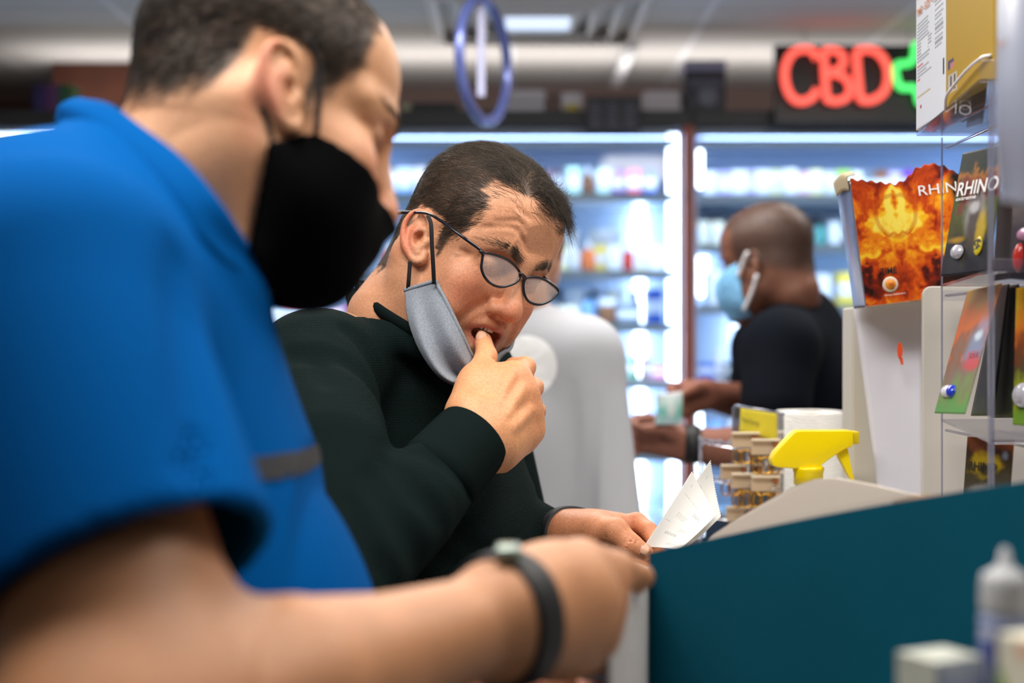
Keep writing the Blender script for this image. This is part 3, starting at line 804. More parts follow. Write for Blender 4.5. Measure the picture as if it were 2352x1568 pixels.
row('left', 'top', 443, dn(1490, 860, 35), ['royal blue', 'hot pink', 'purple', 'mint', 'brown', 'mint', 'white', 'dark navy', 'pale pink', 'dark navy', 'pale pink', 'purple', 'white', 'pale pink', 'white', 'white', 'sky blue', 'white', 'pale pink'], [C_, C_, C_, C_, B_, C_, D_, D_, D_, C_, C_])
row('left', 'second', 620, dn(1505, 880, 31), ['white', 'cream', 'red', 'white', 'yellow', 'orange', 'white', 'pale yellow', 'sky blue', 'pale yellow', 'white', 'cream', 'mint', 'white', 'pale yellow', 'white', 'white', 'sky blue'], [C_, C_, B_, C_, C_, B_, B_, C_, C_], 0.12, 0.93)
row('left', 'back row of second', 620, dn(1390, 900, 98), ['white', 'white', 'cream', 'white', 'cream', 'white', 'white'], [J_], 0.3, 1.85)
row('left', 'third', 742, dn(1440, 620, 45), ['grey', 'brown', 'sky blue', 'cream', 'grey', 'charcoal', 'white', 'teal', 'sky blue', 'hot pink', 'white', 'pale pink', 'hot pink', 'white', 'magenta', 'pale pink', 'white', 'hot pink', 'white'], [F_, J_, D_, F_, D_, C_], 0.14)
row('left', 'fourth', 872, dn(1515, 1240, 31), ['magenta', 'maroon', 'green', 'teal', 'brown', 'orange', 'red', 'red', 'charcoal'], [F_, C_, C_, F_], 0.13, 0.72)
row('left', 'fifth', 1040, dn(1510, 1390, 26), ['magenta', 'hot pink', 'red', 'maroon', 'red'], [F_, B_, B_], 0.12, 0.75)
row('left', 'back row of fifth', 1040, dn(1500, 1370, 34), ['white', 'dark navy', 'white', 'teal'], [D_, D_, C_], 0.28, 1.15)
row('right', 'top', 446, up_(1632, 2160, 30), ['white', 'lilac', 'white', 'lilac', 'white', 'pale yellow', 'white', 'pale pink', 'pale yellow', 'white', 'lime green', 'white', 'grey', 'brown', 'lilac', 'purple', 'sky blue', 'purple'], [C_, C_, C_, C_], 0.13, 0.95)
row('left', 'back row of top', 443, dn(1480, 900, 52), ['white', 'lilac', 'white', 'sky blue', 'pale pink', 'white', 'mint', 'white', 'lilac', 'white', 'white'], [C_, D_], 0.3, 1.15)
row('left', 'back row of third', 742, dn(1500, 1240, 44), ['royal blue', 'white', 'cream', 'sky blue', 'white', 'grey'], [C_, D_], 0.3, 1.2)
row('right', 'back row of second', 560, up_(1640, 2100, 56), ['charcoal', 'grey', 'charcoal', 'teal', 'charcoal', 'grey', 'charcoal', 'sky blue', 'charcoal'], [C_], 0.3, 1.25)
row('right', 'second', 560, up_(1612, 2120, 34), ['cream', 'cream', 'white', 'sky blue', 'grey', 'teal', 'charcoal', 'grey', 'teal', 'white', 'charcoal', 'white', 'sky blue', 'white', 'grey'], [C_, C_, F_, D_, C_], 0.15, 0.9)
row('right', 'third', 700, up_(1640, 1990, 50), ['white', 'white', 'sky blue', 'white', 'teal', 'white', 'yellow'], [C_, J_, C_], 0.14, 1.15)
row('right', 'fourth', 872, up_(1620, 1760, 32), ['royal blue', 'white', 'charcoal', 'royal blue', 'sky blue'], [F_, B_, F_], 0.13, 0.9)
row('right', 'fifth', 1040, up_(1610, 1700, 34), ['white', 'sky blue', 'white'], [B_, C_], 0.14, 0.9)
# ------------------------------------------------------------------ things on top of the cabinets
def text_mesh(s, size, name='lettering', extrude=0.0004, font_shear=0.0, offset=0.0):
    cu = bpy.data.curves.new(name, 'FONT'); cu.body = s; cu.size = size; cu.extrude = extrude; cu.align_x = 'LEFT'; cu.shear = font_shear; cu.offset = offset
    o = bpy.data.objects.new(name, cu); link(o)
    dg = bpy.context.evaluated_depsgraph_get(); me = bpy.data.meshes.new_from_object(o.evaluated_get(dg))
    bpy.data.objects.remove(o); bpy.data.curves.remove(cu); me.name = name; return me
def text_on(s, origin, xdir, ydir, width, material, parent, height=None, name='lettering', off=0.0006, shear=0.0, bold=0.0):
    "writing laid on a surface: left foot at origin, set to a total width (and cap height)"
    me = text_mesh(s, 1.0, name, 0.0, shear, bold)
    V = np.zeros(len(me.vertices) * 3); me.vertices.foreach_get('co', V); V = V.reshape(-1, 3)
    w = V[:, 0].max() - V[:, 0].min(); V[:, 0] -= V[:, 0].min(); k = width / w; hh = k if height is None else height / 0.7
    x = np.array(xdir, float); x /= np.linalg.norm(x); y = np.array(ydir, float); y -= x * y.dot(x); y /= np.linalg.norm(y); n = np.cross(x, y)
    W = np.array(origin) + V[:, :1] * k * x + V[:, 1:2] * hh * y + n * off
    me.vertices.foreach_set('co', W.ravel()); me.update(); me.materials.clear(); me.materials.append(material)
    o = obj(name, me); put(o, parent) if parent is not None else None
    return o
M['ink_black'] = mat('ink_black', (0.015, 0.015, 0.016), rough=0.5)
M['ink_grey'] = mat('ink_grey', (0.3, 0.31, 0.33), rough=0.6)
M['ink_white'] = mat('ink_white', (0.85, 0.85, 0.86), rough=0.5)
CT = Z(256, CY)
def place_box(name, label, cat, u0, u1, v0, v1, d, depth, material, bev=0.003, parent=None):
    o = box(name, (X(u0, d), d, Z(v1, d)), (X(u1, d), d + depth, Z(v0, d)), material, parent, bev)
    if label: tag(o, label, cat)
    return o
t = thing('emblem_box', 'dark box with pale top and round emblem, standing on the cabinet top', 'box', (X(1620, 4.72), 4.78, CT))
put(place_box('carton_body', None, None, 1574, 1667, 140, 255, 4.7, 0.12, mat('navy_card', srgb(34, 36, 50), rough=0.5)), t)
put(place_box('top_band', None, None, 1573, 1668, 138, 162, 4.697, 0.126, mat('lilac_card', srgb(150, 152, 186), rough=0.5)), t)
e = put(lathe_between('emblem', (X(1626, 4.699), 4.699, Z(222, 4.7)), (X(1626, 4.699), 4.69, Z(222, 4.7)), [(0, 0.002), (0.02, 0.002), (0.034, 0.002), (0.036, 0)], mat('grey_emblem', srgb(96, 100, 116), rough=0.5)), t)
put(place_box('title_band', None, None, 1582, 1660, 176, 204, 4.698, 0.004, mat('slate_card', srgb(72, 74, 92), rough=0.5)), t)
t = thing('price_board', 'black board with grey columns of text hanging from the cabinet top', 'sign', (X(1408, 4.64), 4.66, Z(300, 4.64)))
put(place_box('board', None, None, 1346, 1471, 221, 300, 4.64, 0.02, mat('black_board', srgb(40, 42, 50), rough=0.6)), t)
gm = mat('faint_print', srgb(84, 86, 98), rough=0.6)
for c in range(3):
    for r in range(7):
        put(place_box('text_line', None, None, 1354 + 40 * c, 1382 + 40 * c + (r * 7) % 9 - 6, 234 + 9 * r, 239 + 9 * r, 4.638, 0.004, gm, 0), t)
wc = mat('white_card', srgb(190, 186, 192), rough=0.6)
for (u0, u1, v0, v1, lab) in ((1160, 1252, 206, 232, 'long white carton on the cabinet top right of the ring, upper of two'), (1156, 1250, 236, 254, 'long white carton on the cabinet top right of the ring, lower of two'),
                              (1480, 1562, 208, 238, 'white carton on the cabinet top right of the price board, upper of two'), (1478, 1566, 240, 254, 'pale grey carton on the cabinet top right of the price board, lower of two'),
                              (1290, 1338, 212, 254, 'small white carton on the cabinet top left of the price board')):
    place_box('white_carton', lab, 'carton', u0, u1, v0, v1 + 1.5, 4.72, 0.1, wc)
place_box('brown_carton', 'small brown carton between white cartons on the cabinet top', 'carton', 1256, 1286, 214, 255.5, 4.73, 0.08, mat('brown_card', srgb(104, 84, 74), rough=0.7))
place_box('yellow_packet', 'small yellow packet lying on the cabinet top beside the price board', 'packet', 1298, 1330, 240, 255.5, 4.69, 0.03, mat('yellow_card', srgb(180, 160, 40), rough=0.6))
place_box('dark_case', 'long dark case on the cabinet top behind the two men', 'case', 945, 1052, 236, 255.5, 4.72, 0.15, mat('dark_case', srgb(30, 38, 44), rough=0.6))
place_box('pale_packet', 'small pale packet on the cabinet top beside the long dark case', 'packet', 924, 942, 238, 255.5, 4.72, 0.1, mat('pale_green_card', srgb(170, 172, 140), rough=0.6))
t = thing('gift_box', 'upright box with navy, purple and green stripes on the far left cabinet top', 'box', (X(120, 4.72), 4.76, CT))
for (u0, u1, c, nm) in ((76, 92, (36, 28, 96), 'navy_stripe'), (92, 112, (66, 34, 104), 'violet_stripe'), (112, 132, (104, 54, 112), 'purple_stripe'), (132, 146, (40, 84, 80), 'teal_stripe'), (146, 164, (44, 104, 52), 'green_stripe')):
    put(place_box(nm, None, None, u0, u1, 194, 256, 4.72, 0.1, mat(nm, srgb(*c), rough=0.5), 0), t)
# neon sign
SD = 4.62
t = thing('neon_sign', 'black neon sign with red CBD lettering and a green cross', 'sign', (X(1965, SD), SD, Z(285, SD)))
put(place_box('backboard', None, None, 1779, 2160, 102, 284, SD, 0.02, mat('sign_board', (0.006, 0.006, 0.008), rough=0.4), 0.004), t)
red = mat('neon_red', (0.9, 0.1, 0.08), emit=(1.0, 0.125, 0.09), estr=1.35); grn = mat('neon_green', (0.1, 0.9, 0.2), emit=(0.1, 1.0, 0.2), estr=1.25)
core_r = mat('neon_red_core', (1, .5, .4), emit=(1.0, 0.2, 0.15), estr=7); 
def neon(name, pts, m, closed=False, r=9.5):
    pts = np.array([(X(u, SD), SD - 0.035, Z(v, SD)) for u, v in pts])
    if closed: pts = spline(np.vstack([pts, pts[:1]]), 8 * len(pts) + 1)[:-1]
    else: pts = spline(pts, 8 * len(pts))
    o = put(tube(name, pts, r / FPX * SD, m, None, 12, closed), t)
    return o
neon('letter_c', [(1872, 140), (1860, 122), (1838, 118), (1815, 128), (1800, 155), (1798, 185), (1806, 215), (1822, 234), (1843, 236), (1862, 226), (1872, 210)], red)
neon('letter_b', [(1886, 122), (1888, 155), (1890, 190), (1893, 225), (1898, 234), (1920, 236), (1942, 225), (1946, 205), (1936, 184), (1912, 174), (1898, 172), (1920, 164), (1932, 148), (1926, 128), (1906, 120), (1886, 122)], red, r=9)
neon('letter_d', [(1960, 124), (1963, 160), (1966, 195), (1970, 228), (1980, 235), (2002, 232), (2024, 215), (2033, 188), (2030, 155), (2012, 128), (1988, 119), (1960, 122)], red)
neon('green_cross', [(2094, 108), (2092, 138), (2080, 150), (2055, 153), (2050, 170), (2056, 196), (2066, 206), (2092, 206), (2100, 218), (2106, 240), (2130, 244), (2136, 214), (2150, 204), (2154, 160), (2130, 150), (2128, 116), (2112, 106)], grn, True, 8)
for u in (1850, 2090):
    put(tube('hanger_cord', [(X(u, SD), SD + 0.01, Z(103, SD)), (X(u, SD), SD + 0.01, CEIL)], 0.002, M['ink_grey'], None, 6), t)
for u in (1800, 2140): put(place_box('foot', None, None, u - 6, u + 6, 283, 262 + 3, SD + 0.005, 0.02, M['header'], 0), t)
# ring hanging from the ceiling
RD = 3.5
t = thing('hanging_ring', 'glossy violet blue ring hanging on a cord from the ceiling', 'ornament', (X(1112, RD), RD, Z(290, RD)))
iri = mat('iridescent_plastic', srgb(92, 104, 168), rough=0.2, metal=0.3, spec=0.8)
a = np.linspace(0, 2 * math.pi, 72, endpoint=False)
rr = 138 / FPX * RD; ca = 0.38
ring = np.stack([X(1112, RD) + rr * np.cos(a) * ca, RD + rr * np.cos(a) * math.sqrt(1 - ca * ca), Z(140, RD) + rr * np.sin(a)], 1)
put(tube('ring', ring, 0.0125, iri, None, 12, True, 1.0), t)
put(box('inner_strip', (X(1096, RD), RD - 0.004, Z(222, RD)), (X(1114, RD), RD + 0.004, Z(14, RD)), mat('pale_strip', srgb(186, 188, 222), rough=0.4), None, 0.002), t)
put(tube('cord', [(X(1112, RD), RD, Z(14, RD)), (X(1112, RD), RD, CEIL)], 0.002, M['ink_grey'], None, 6), t)
# ------------------------------------------------------------------ the man in the dark green sweater (in focus)
def build_focus_man():
    rs = np.random.RandomState(11)
    root = thing('person', 'man in dark green waffle sweater and black glasses biting his thumb over a receipt', 'person', (-0.12, 1.72, 0.0))
    R = rotm(-52, 24, -17.5); T = np.array([-0.056, 1.66, EYE_H + 0.093])
    loc = lambda p: (np.array(p) - T) @ R            # world -> head frame
    wld = lambda p: np.asarray(p) @ R.T + T
    SK = srgb(208, 149, 114); RED = srgb(205, 105, 78); LIP = srgb(178, 98, 88)
    # head and neck
    S = SDF((-0.17, -0.14, -0.26), (0.14, 0.14, 0.145), 0.0017)
    head_prims(S, nose_w=1.12, full=1.05, open_mouth=0.016, mouth_dz=0.0035, brow_raise=0.002, ear_kw=dict(tilt=30, flare=30, E=(0.007, 0.069, 0.005)))
    nb = P(925, 745, 1.685)
    S.chain([(-0.035, 0, -0.01), (-0.045, 0.0, -0.06), loc(nb)], [0.062, 0.06, 0.068], 0.035)
    S.ell((0.045, 0, -0.092), (0.05, 0.045, 0.026), 0.03)
    S.cone((-0.02, -0.06, -0.02), loc(P(975, 770, 1.64)), 0.014, 0.018, 0.03)
    for pts, w in (([(0.064, -0.05, 0.053), (0.078, -0.04, 0.063), (0.086, -0.028, 0.066), (0.0945, -0.014, 0.055), (0.0965, -0.006, 0.05)], 0.0019),
                   ([(0.068, -0.046, 0.065), (0.084, -0.032, 0.075), (0.0915, -0.02, 0.07)], 0.0015),
                   ([(0.08, -0.036, 0.087), (0.09, -0.022, 0.083)], 0.0012),
                   ([(0.067, -0.054, 0.018), (0.058, -0.062, 0.016)], 0.0012), ([(0.066, -0.055, 0.012), (0.057, -0.062, 0.006)], 0.0012)):
        S.crease(pts, w, 0.3, k=0.005)
    V, F = S.mesh()
    C = skin_colors(V, SK, RED, LIP, True, 0.016, 0.0035)
    A = np.stack([V[:, 0], np.abs(V[:, 1]), V[:, 2]], 1)
    st = smoothstep(0.0, 0.05, V[:, 0]) * smoothstep(-0.035, -0.06, V[:, 2]) * (0.4 + 0.6 * vnoise(V, 800))
    C = mixc(C, srgb(96, 74, 62), 0.5 * st * (1 - g3(V, (0.098, 0, -0.058), (0.02, 0.02, 0.012))))
    mouth = g3(V, (0.084, 0, -0.0575), (0.012, 0.019, 0.0085))
    C = mixc(C, srgb(128, 62, 58), np.clip(1.4 * mouth, 0, 1) * 0.8)
    # hair region
    def front(p):
        "x of the hairline at height z on the side / top"
        z, y = p[:, 2], np.abs(p[:, 1])
        side = np.interp(z, [-0.04, -0.022, 0.0, 0.018, 0.03, 0.048, 0.066, 0.082, 0.1, 0.115], [0.02, 0.03, 0.036, 0.041, 0.053, 0.064, 0.068, 0.064, 0.054, 0.042])
        top = np.interp(y, [0, 0.022, 0.036, 0.05, 0.06], [0.088, 0.087, 0.078, 0.056, 0.052])
        return np.where((z > 0.085), np.maximum(np.where(y < 0.052, top, 0.052), 0.052), np.where((y < 0.034) & (z > 0.075), 0.086, side))
    def low(p):
        return np.interp(p[:, 0], [-0.12, -0.08, -0.05, -0.028, -0.02, 0.004, 0.014, 0.022, 0.055], [-0.035, -0.055, -0.055, -0.02, 0.012, 0.03, 0.02, -0.024, 0.02])
    jit = (vnoise(V, 120) - 0.5) * 0.012
    w = smoothstep(0.006, -0.012, V[:, 0] + jit - front(V)) * smoothstep(-0.008, 0.006, V[:, 2] + jit - low(V))
    w = w * (V[:, 2] > -0.07)
    earz = (np.abs(V[:, 1]) > 0.079) & (V[:, 2] < 0.05) & (V[:, 2] > -0.05) & (V[:, 0] > -0.06)
    w[earz] = 0
    w[(V[:, 0] < 0.031) & (V[:, 0] > -0.03) & (V[:, 2] < 0.004)] = 0
    w *= 1 - 0.97 * smoothstep(-0.032, -0.024, V[:, 0]) * smoothstep(0.026, 0.021, V[:, 0]) * smoothstep(0.042, 0.036, V[:, 2]) * (np.abs(V[:, 1]) > 0.05)
    w = np.maximum(w, 0.28 * (0.5 + vnoise(V, 90)) * smoothstep(0.078, 0.066, V[:, 0]) * smoothstep(0.08, 0.092, V[:, 2]))
    C = mixc(C, srgb(52, 40, 33), 0.88 * w * smoothstep(0.15, 0.9, w))
    n = 40000
    roots = sample_surface(V, F, n, w ** 1.3 + 1e-9, rs)
    nr = S.normal(roots, 0.004)
    top = smoothstep(0.06, 0.09, roots[:, 2]) * smoothstep(0.06, 0.03, np.abs(roots[:, 1]))
    fl = smoothstep(0.03, 0.07, roots[:, 0]) * smoothstep(0.045, 0.02, np.abs(roots[:, 1] - 0.004)) * smoothstep(0.07, 0.09, roots[:, 2])
    sg = np.sign(roots[:, 1])
    d = np.stack([-np.ones(n), 0.05 * sg, -0.38 * np.ones(n)], 1)
    d = d * (1 - top[:, None]) + top[:, None] * np.stack([-np.ones(n), -0.55 * np.ones(n), 0 * top], 1)
    d = d * (1 - fl[:, None]) + fl[:, None] * np.array([0.45, 0.85, 0.25])
    d += (np.stack([vnoise(roots, 60), vnoise(roots + 3, 60), vnoise(roots + 7, 60)], 1) - 0.5) * 0.9
    d += rs.normal(0, 0.12, d.shape)
    d -= nr * (d * nr).sum(1)[:, None]; d /= np.linalg.norm(d, axis=1)[:, None]
    L = 0.012 + 0.016 * top + 0.012 * fl - 0.006 * smoothstep(0.03, -0.03, roots[:, 2])
    L *= rs.uniform(0.7, 1.15, n)
    low_side = smoothstep(0.02, -0.02, roots[:, 2])
    hc = np.tile(np.array((0.045, 0.034, 0.025)), (n, 1)) * rs.uniform(0.35, 1.9, (n, 1))
    grey = (rs.rand(n) < 0.05 + 0.4 * low_side)
    hc[grey] = np.array((0.2, 0.17, 0.14)) * rs.uniform(0.5, 1.2, (grey.sum(), 1))
    hair = strands('hair', wld(roots), d @ R.T, nr @ R.T, L, 0.003 + 0.006 * top + 0.015 * fl, M['hair'], None, 0.00015, 7, 0.2 + 0.4 * fl + 0.1 * top, rs, hc)
    put(hair, root)
    # eyebrows
    bw = np.zeros(len(V))
    for s in (1, -1):
        for q, t in zip(spline([(0.093, s * 0.013, 0.0385), (0.087, s * 0.03, 0.046), (0.066, s * 0.053, 0.039)], 14), np.linspace(0, 1, 14)):
            bw = np.maximum(bw, g3(V, q, (0.008, 0.0035, 0.0042 - 0.0018 * t)) * (0.45 + 0.55 * math.sin(math.pi * min(1, 0.2 + t * .8))))
    bw = np.clip(bw, 0, 1) * (V[:, 0] > 0.05)
    C = mixc(C, srgb(80, 56, 44), 0.5 * bw)
    rb = sample_surface(V, F, 1000, bw ** 1.2 + 1e-9, rs); nb_ = S.normal(rb, 0.003)
    db = np.stack([-0.5 * np.ones(len(rb)), np.sign(rb[:, 1]) * 1.0, 0.35 - 10 * (np.abs(rb[:, 1]) - 0.015)], 1) + rs.normal(0, 0.25, (len(rb), 3))
    db -= nb_ * (db * nb_).sum(1)[:, None]; db /= np.linalg.norm(db, axis=1)[:, None]
    eb = strands('eyebrows', wld(rb), db @ R.T, nb_ @ R.T, rs.uniform(0.006, 0.01, len(rb)), 0.0016, M['hair'], None, 0.00013, 4, 0.1, rs, np.tile(np.array((0.075, 0.054, 0.04)), (len(rb), 1)) * rs.uniform(0.6, 1.8, (len(rb), 1)))
    put(eb, root)
    head = (wld(V), F, C)
    # right hand (raised, thumb between the teeth)
    H = SDF(P(985, 1110, 1.40), P(1275, 745, 1.66), 0.0016)
    W = P(1108, 985, 1.51)
    mcp = [P(1181, 866, 1.545), P(1203, 900, 1.54), P(1212, 944, 1.543), P(1210, 990, 1.55)]
    pip = [P(1206, 843, 1.575), P(1224, 890, 1.575), P(1230, 944, 1.575), P(1220, 995, 1.575)]
    dip = [P(1180, 842, 1.606), P(1205, 890, 1.61), P(1212, 935, 1.608), P(1205, 975, 1.602)]
    tip = [P(1152, 862, 1.598), P(1175, 902, 1.6), P(1182, 940, 1.598), P(1180, 975, 1.592)]
    H.cone(P(1010, 1085, 1.47), W, 0.03, 0.029, 0)
    H.cone(P(1070, 1030, 1.485), P(1135, 1008, 1.515), 0.026, 0.03, 0.02)
    for i, (a, r) in enumerate(zip(mcp, (0.0145, 0.0148, 0.014, 0.0135))):
        st_ = W + (P(1085, 965, 1.51) - W) * (1 - i / 1.5) * 0.9
        H.chain([st_, a], [0.024, r], 0.014)
        H.ell(a + [0, -0.004, 0], (0.0135, 0.0125, 0.0125), 0.006)
    H.ell(P(1150, 940, 1.545), (0.038, 0.024, 0.036), 0.02)
    H.chain([P(1130, 1030, 1.52), P(1185, 1005, 1.545), P(1210, 985, 1.553)], [0.027, 0.02, 0.015], 0.02)
    for i, r in enumerate((0.0118, 0.0118, 0.0112, 0.0105)):
        H.chain([mcp[i], pip[i], dip[i], tip[i]], [r + 0.001, r, r * 0.88, r * 0.8], 0.004, kin=0.003)
    th = [P(1078, 945, 1.515), P(1095, 872, 1.545), P(1117, 818, 1.568), P(1110, 783, 1.588)]
    H.chain([W, th[0]], [0.026, 0.0215], 0.015)
    H.chain(th[:2], [0.0215, 0.0165], 0.015)
    H.chain(th[1:], [0.0158, 0.0118, 0.0098], 0.008, kin=0.004)
    H.cone(P(1100, 890, 1.54), mcp[0], 0.0155, 0.0135, 0.016)
    H.ell(P(1120, 905, 1.535), (0.03, 0.018, 0.028), 0.02)
    tn = np.array(th[3]) - th[2]; tn /= np.linalg.norm(tn)
    for q in (0.0, 0.004, -0.004):                                                                                # creases over the thumb joint
        c = np.array(th[2]) + tn * q + [0, -0.0118, 0]
        H.chain([c + [-0.006, 0.0035, 0.001], c, c + [0.007, 0.0035, -0.001]], 0.0006, 0.002, 'sub')
    for i in range(3):                                                                                            # tendon ridges
        a_, b_ = W + np.array([0.012 + 0.006 * i, -0.03, 0.014 - 0.01 * i]), np.array(mcp[i]) + [-0.006, -0.014, 0]
        H.crease([a_ + (b_ - a_) * 0.35, a_ + (b_ - a_) * 0.65, b_], 0.003, 0.5, mode='add', k=0.012)
    Vh, Fh = H.mesh()
    Ch = np.tile(np.array(srgb(219, 156, 112)), (len(Vh), 1)) * (0.92 + 0.16 * vnoise(Vh, 70))[:, None]
    for q in mcp + pip: Ch = mixc(Ch, srgb(205, 122, 88), 0.45 * g3(Vh, np.array(q) + [0, -0.008, 0], (0.014,) * 3))
    Ch = mixc(Ch, srgb(200, 138, 108), 0.5 * g3(Vh, th[3], (0.016,) * 3))
    # left hand (holding the receipt)
    G = SDF(P(1195, 1345, 1.48), P(1560, 1060, 1.76), 0.0017)
    W2 = P(1300, 1236, 1.64)
    G.cone(P(1225, 1242, 1.70), W2, 0.03, 0.027, 0)
    m2 = [P(1418, 1207, 1.637), P(1424, 1232, 1.652), P(1422, 1258, 1.658), P(1414, 1282, 1.655)]
    p2 = [P(1462, 1199, 1.632), P(1470, 1230, 1.65), P(1468, 1260, 1.652), P(1458, 1288, 1.648)]
    d2 = [P(1490, 1218, 1.614), P(1498, 1246, 1.622), P(1495, 1274, 1.624), P(1482, 1298, 1.624)]
    t2 = [P(1503, 1242, 1.6), P(1510, 1266, 1.602), P(1506, 1292, 1.602), P(1493, 1312, 1.602)]
    for i, r in enumerate((0.015, 0.0148, 0.014, 0.013)):
        G.chain([W2 + [0, 0, 0.012 - 0.008 * i], m2[i]], [0.021, r], 0.014)
    for i, r in enumerate((0.0112, 0.0112, 0.0106, 0.0095)):
        G.chain([m2[i], p2[i], d2[i], t2[i]], [r + 0.001, r, r * 0.88, r * 0.78], 0.004, kin=0.003)
    G.chain([W2 + [0, -0.01, 0], P(1372, 1222, 1.607), P(1412, 1222, 1.588), P(1446, 1250, 1.578), P(1481, 1268, 1.572)], [0.022, 0.0205, 0.0155, 0.0118, 0.0092], 0.012, kin=0.008)
    G.ell(P(1360, 1222, 1.625), (0.036, 0.022, 0.024), 0.015)
    for q in (-0.003, 0.001, 0.005):
        c = P(1446, 1243, 1.5665) + np.array([q, 0, -q * 0.7]); G.chain([c + [-0.004, 0.001, -0.006], c, c + [0.004, 0.002, 0.005]], 0.0006, 0.002, 'sub')
    G.chain([P(1385, 1200, 1.592), P(1395, 1228, 1.578), P(1398, 1250, 1.585)], 0.0012, 0.005, 'sub')
    Vg, Fg = G.mesh()
    Cg = np.tile(np.array(srgb(205, 138, 100)), (len(Vg), 1)) * (0.9 + 0.2 * vnoise(Vg, 80))[:, None]
    for q in m2 + p2 + d2: Cg = mixc(Cg, srgb(196, 112, 82), 0.4 * g3(Vg, q, (0.014,) * 3))
    # torso and arms under the sweater
    B = SDF((-0.45, 1.25, 0.85), (0.2, 2.1, 1.58), 0.009)
    shR, shL = P(715, 838, 1.57), P(1072, 862, 1.86)
    Rt = axes((0.83, -0.56, 0), (0, 0, 1))
    mid = (shR + shL) / 2
    B.ell([mid[0] + 0.01, mid[1], 1.34], (0.105, 0.155, 0.2), 0, R=Rt)
    B.ell([mid[0] + 0.03, mid[1] - 0.02, 1.14], (0.13, 0.155, 0.2), 0.05, R=Rt)
    B.chain([shL, P(1210, 1300, 1.86), P(1225, 1242, 1.70)], [0.05, 0.04, 0.03], 0.03)
    B.chain([shR, P(770, 1310, 1.37), W], [0.055, 0.043, 0.028], 0.03)
    B.cone(mid + [0, 0, 0.02], nb, 0.06, 0.058, 0.03)
    Vb, Fb = B.mesh()
    Cb = np.tile(np.array(SK), (len(Vb), 1))
    V_, F_, C_ = join_arrays([head, (Vh, Fh, Ch), (Vg, Fg, Cg), (Vb, Fb, Cb)])
    body = put(obj('body', mesh_np('body', V_, F_, M['skin'], True, C_)), root)
    # nails
    def nail(c, up, nrm, w, l):
        up = np.array(up, float); up /= np.linalg.norm(up); nrm = np.array(nrm, float); nrm -= up * nrm.dot(up); nrm /= np.linalg.norm(nrm); sd = np.cross(up, nrm)
        g = []
        for i in range(7):
            for j in range(7):
                a, b = (i / 3 - 1), (j / 3 - 1)
                ww = w * (1 - 0.25 * max(0, b) ** 3) * (1 - 0.5 * max(0, -b) ** 4)
                g.append(np.array(c) + sd * a * ww + up * b * l * (1 - 0.18 * a * a) - nrm * (a * a * w * 0.5 + max(0, -b) ** 3 * 0.001))
        F = np.array([(i * 7 + j, i * 7 + j + 1, (i + 1) * 7 + j + 1, (i + 1) * 7 + j) for i in range(6) for j in range(6)])
        o = obj('thumbnail', mesh_np('thumbnail', g, F, M['nail']))
        sm = o.modifiers.new('thick', 'SOLIDIFY'); sm.thickness = 0.0006; sm.offset = 0
        put(o, root); tag(o, 'pale thumbnail')
    nn = np.array([-0.12, -1, 0.1]); nn -= tn * nn.dot(tn); nn /= np.linalg.norm(nn)
    nail(np.array(th[3]) - tn * 0.001 + nn * 0.0103, tn, nn, 0.0072, 0.0078)
    t2n = P(1481, 1268, 1.572) - P(1446, 1250, 1.578)
    t2n /= np.linalg.norm(t2n); nn = np.array([0.1, -1, 0.45]); nn -= t2n * nn.dot(t2n); nn /= np.linalg.norm(nn)
    nail(P(1481, 1268, 1.572) - t2n * 0.002 + nn * 0.0098, t2n, nn, 0.0068, 0.0075)
    # teeth
    tv = []
    for i in range(6):
        y = -0.0125 + 0.005 * i
        tv.append((0.0895 - abs(y) ** 2 * 30, y, -0.0478))
    bm = bmesh.new()
    for p in tv:
        m4 = Matrix([[*R[0], 0], [*R[1], 0], [*R[2], 0], [0, 0, 0, 1]]); m4.translation = Vector(wld(p))
        add_box(bm, (-0.002, -0.0023, -0.0035), (0.002, 0.0023, 0.004), m4)
    put(bm_obj('teeth', bm, M['teeth'], None, True, 0.001), root)
    # sweater
    ring = np.array([P(822, 657, 1.765), P(836, 680, 1.69), P(868, 712, 1.625), P(935, 755, 1.59), P(1010, 800, 1.60), P(1060, 800, 1.66), P(1040, 740, 1.74), P(930, 680, 1.79)])
    rc = spline(np.vstack([ring, ring[:1]]), 49)[:-1]
    c0 = rc.mean(0); un, sn, vt = np.linalg.svd(rc - c0); ax_n = vt[2] * np.sign(vt[2][2])
    Wt = SDF((-0.5, 1.2, 0.9), (0.24, 2.12, 1.58), 0.004)
    Wt.ell([mid[0] + 0.012, mid[1], 1.32], (0.12, 0.17, 0.2), 0, R=Rt)
    Wt.ell([mid[0] + 0.035, mid[1] - 0.028, 1.17], (0.17, 0.185, 0.19), 0.06, R=Rt)
    Wt.ell([mid[0] + 0.03, mid[1] - 0.02, 1.0], (0.15, 0.185, 0.2), 0.06, R=Rt)
    Wt.cone(shR + [0.02, 0.02, -0.008], c0 - ax_n * 0.108, 0.062, 0.062, 0.035)
    Wt.cone(shL + [-0.02, -0.02, 0.0], c0 - ax_n * 0.092, 0.062, 0.075, 0.05)
    Wt.chain(np.vstack([rc, rc[:1]]) - ax_n * 0.014, 0.011, 0.028)
    Wt.chain([shR + [0, 0, -0.01], P(745, 1060, 1.44), P(768, 1320, 1.365)], [0.07, 0.068, 0.062], 0.03)
    Wt.chain([P(768, 1320, 1.365), P(930, 1170, 1.425), P(1015, 1087, 1.47)], [0.062, 0.053, 0.0435], 0.02)
    Wt.chain([shL, P(1180, 1280, 1.86), P(1255, 1245, 1.69), P(1274, 1238, 1.665)], [0.064, 0.055, 0.038, 0.034], 0.03)
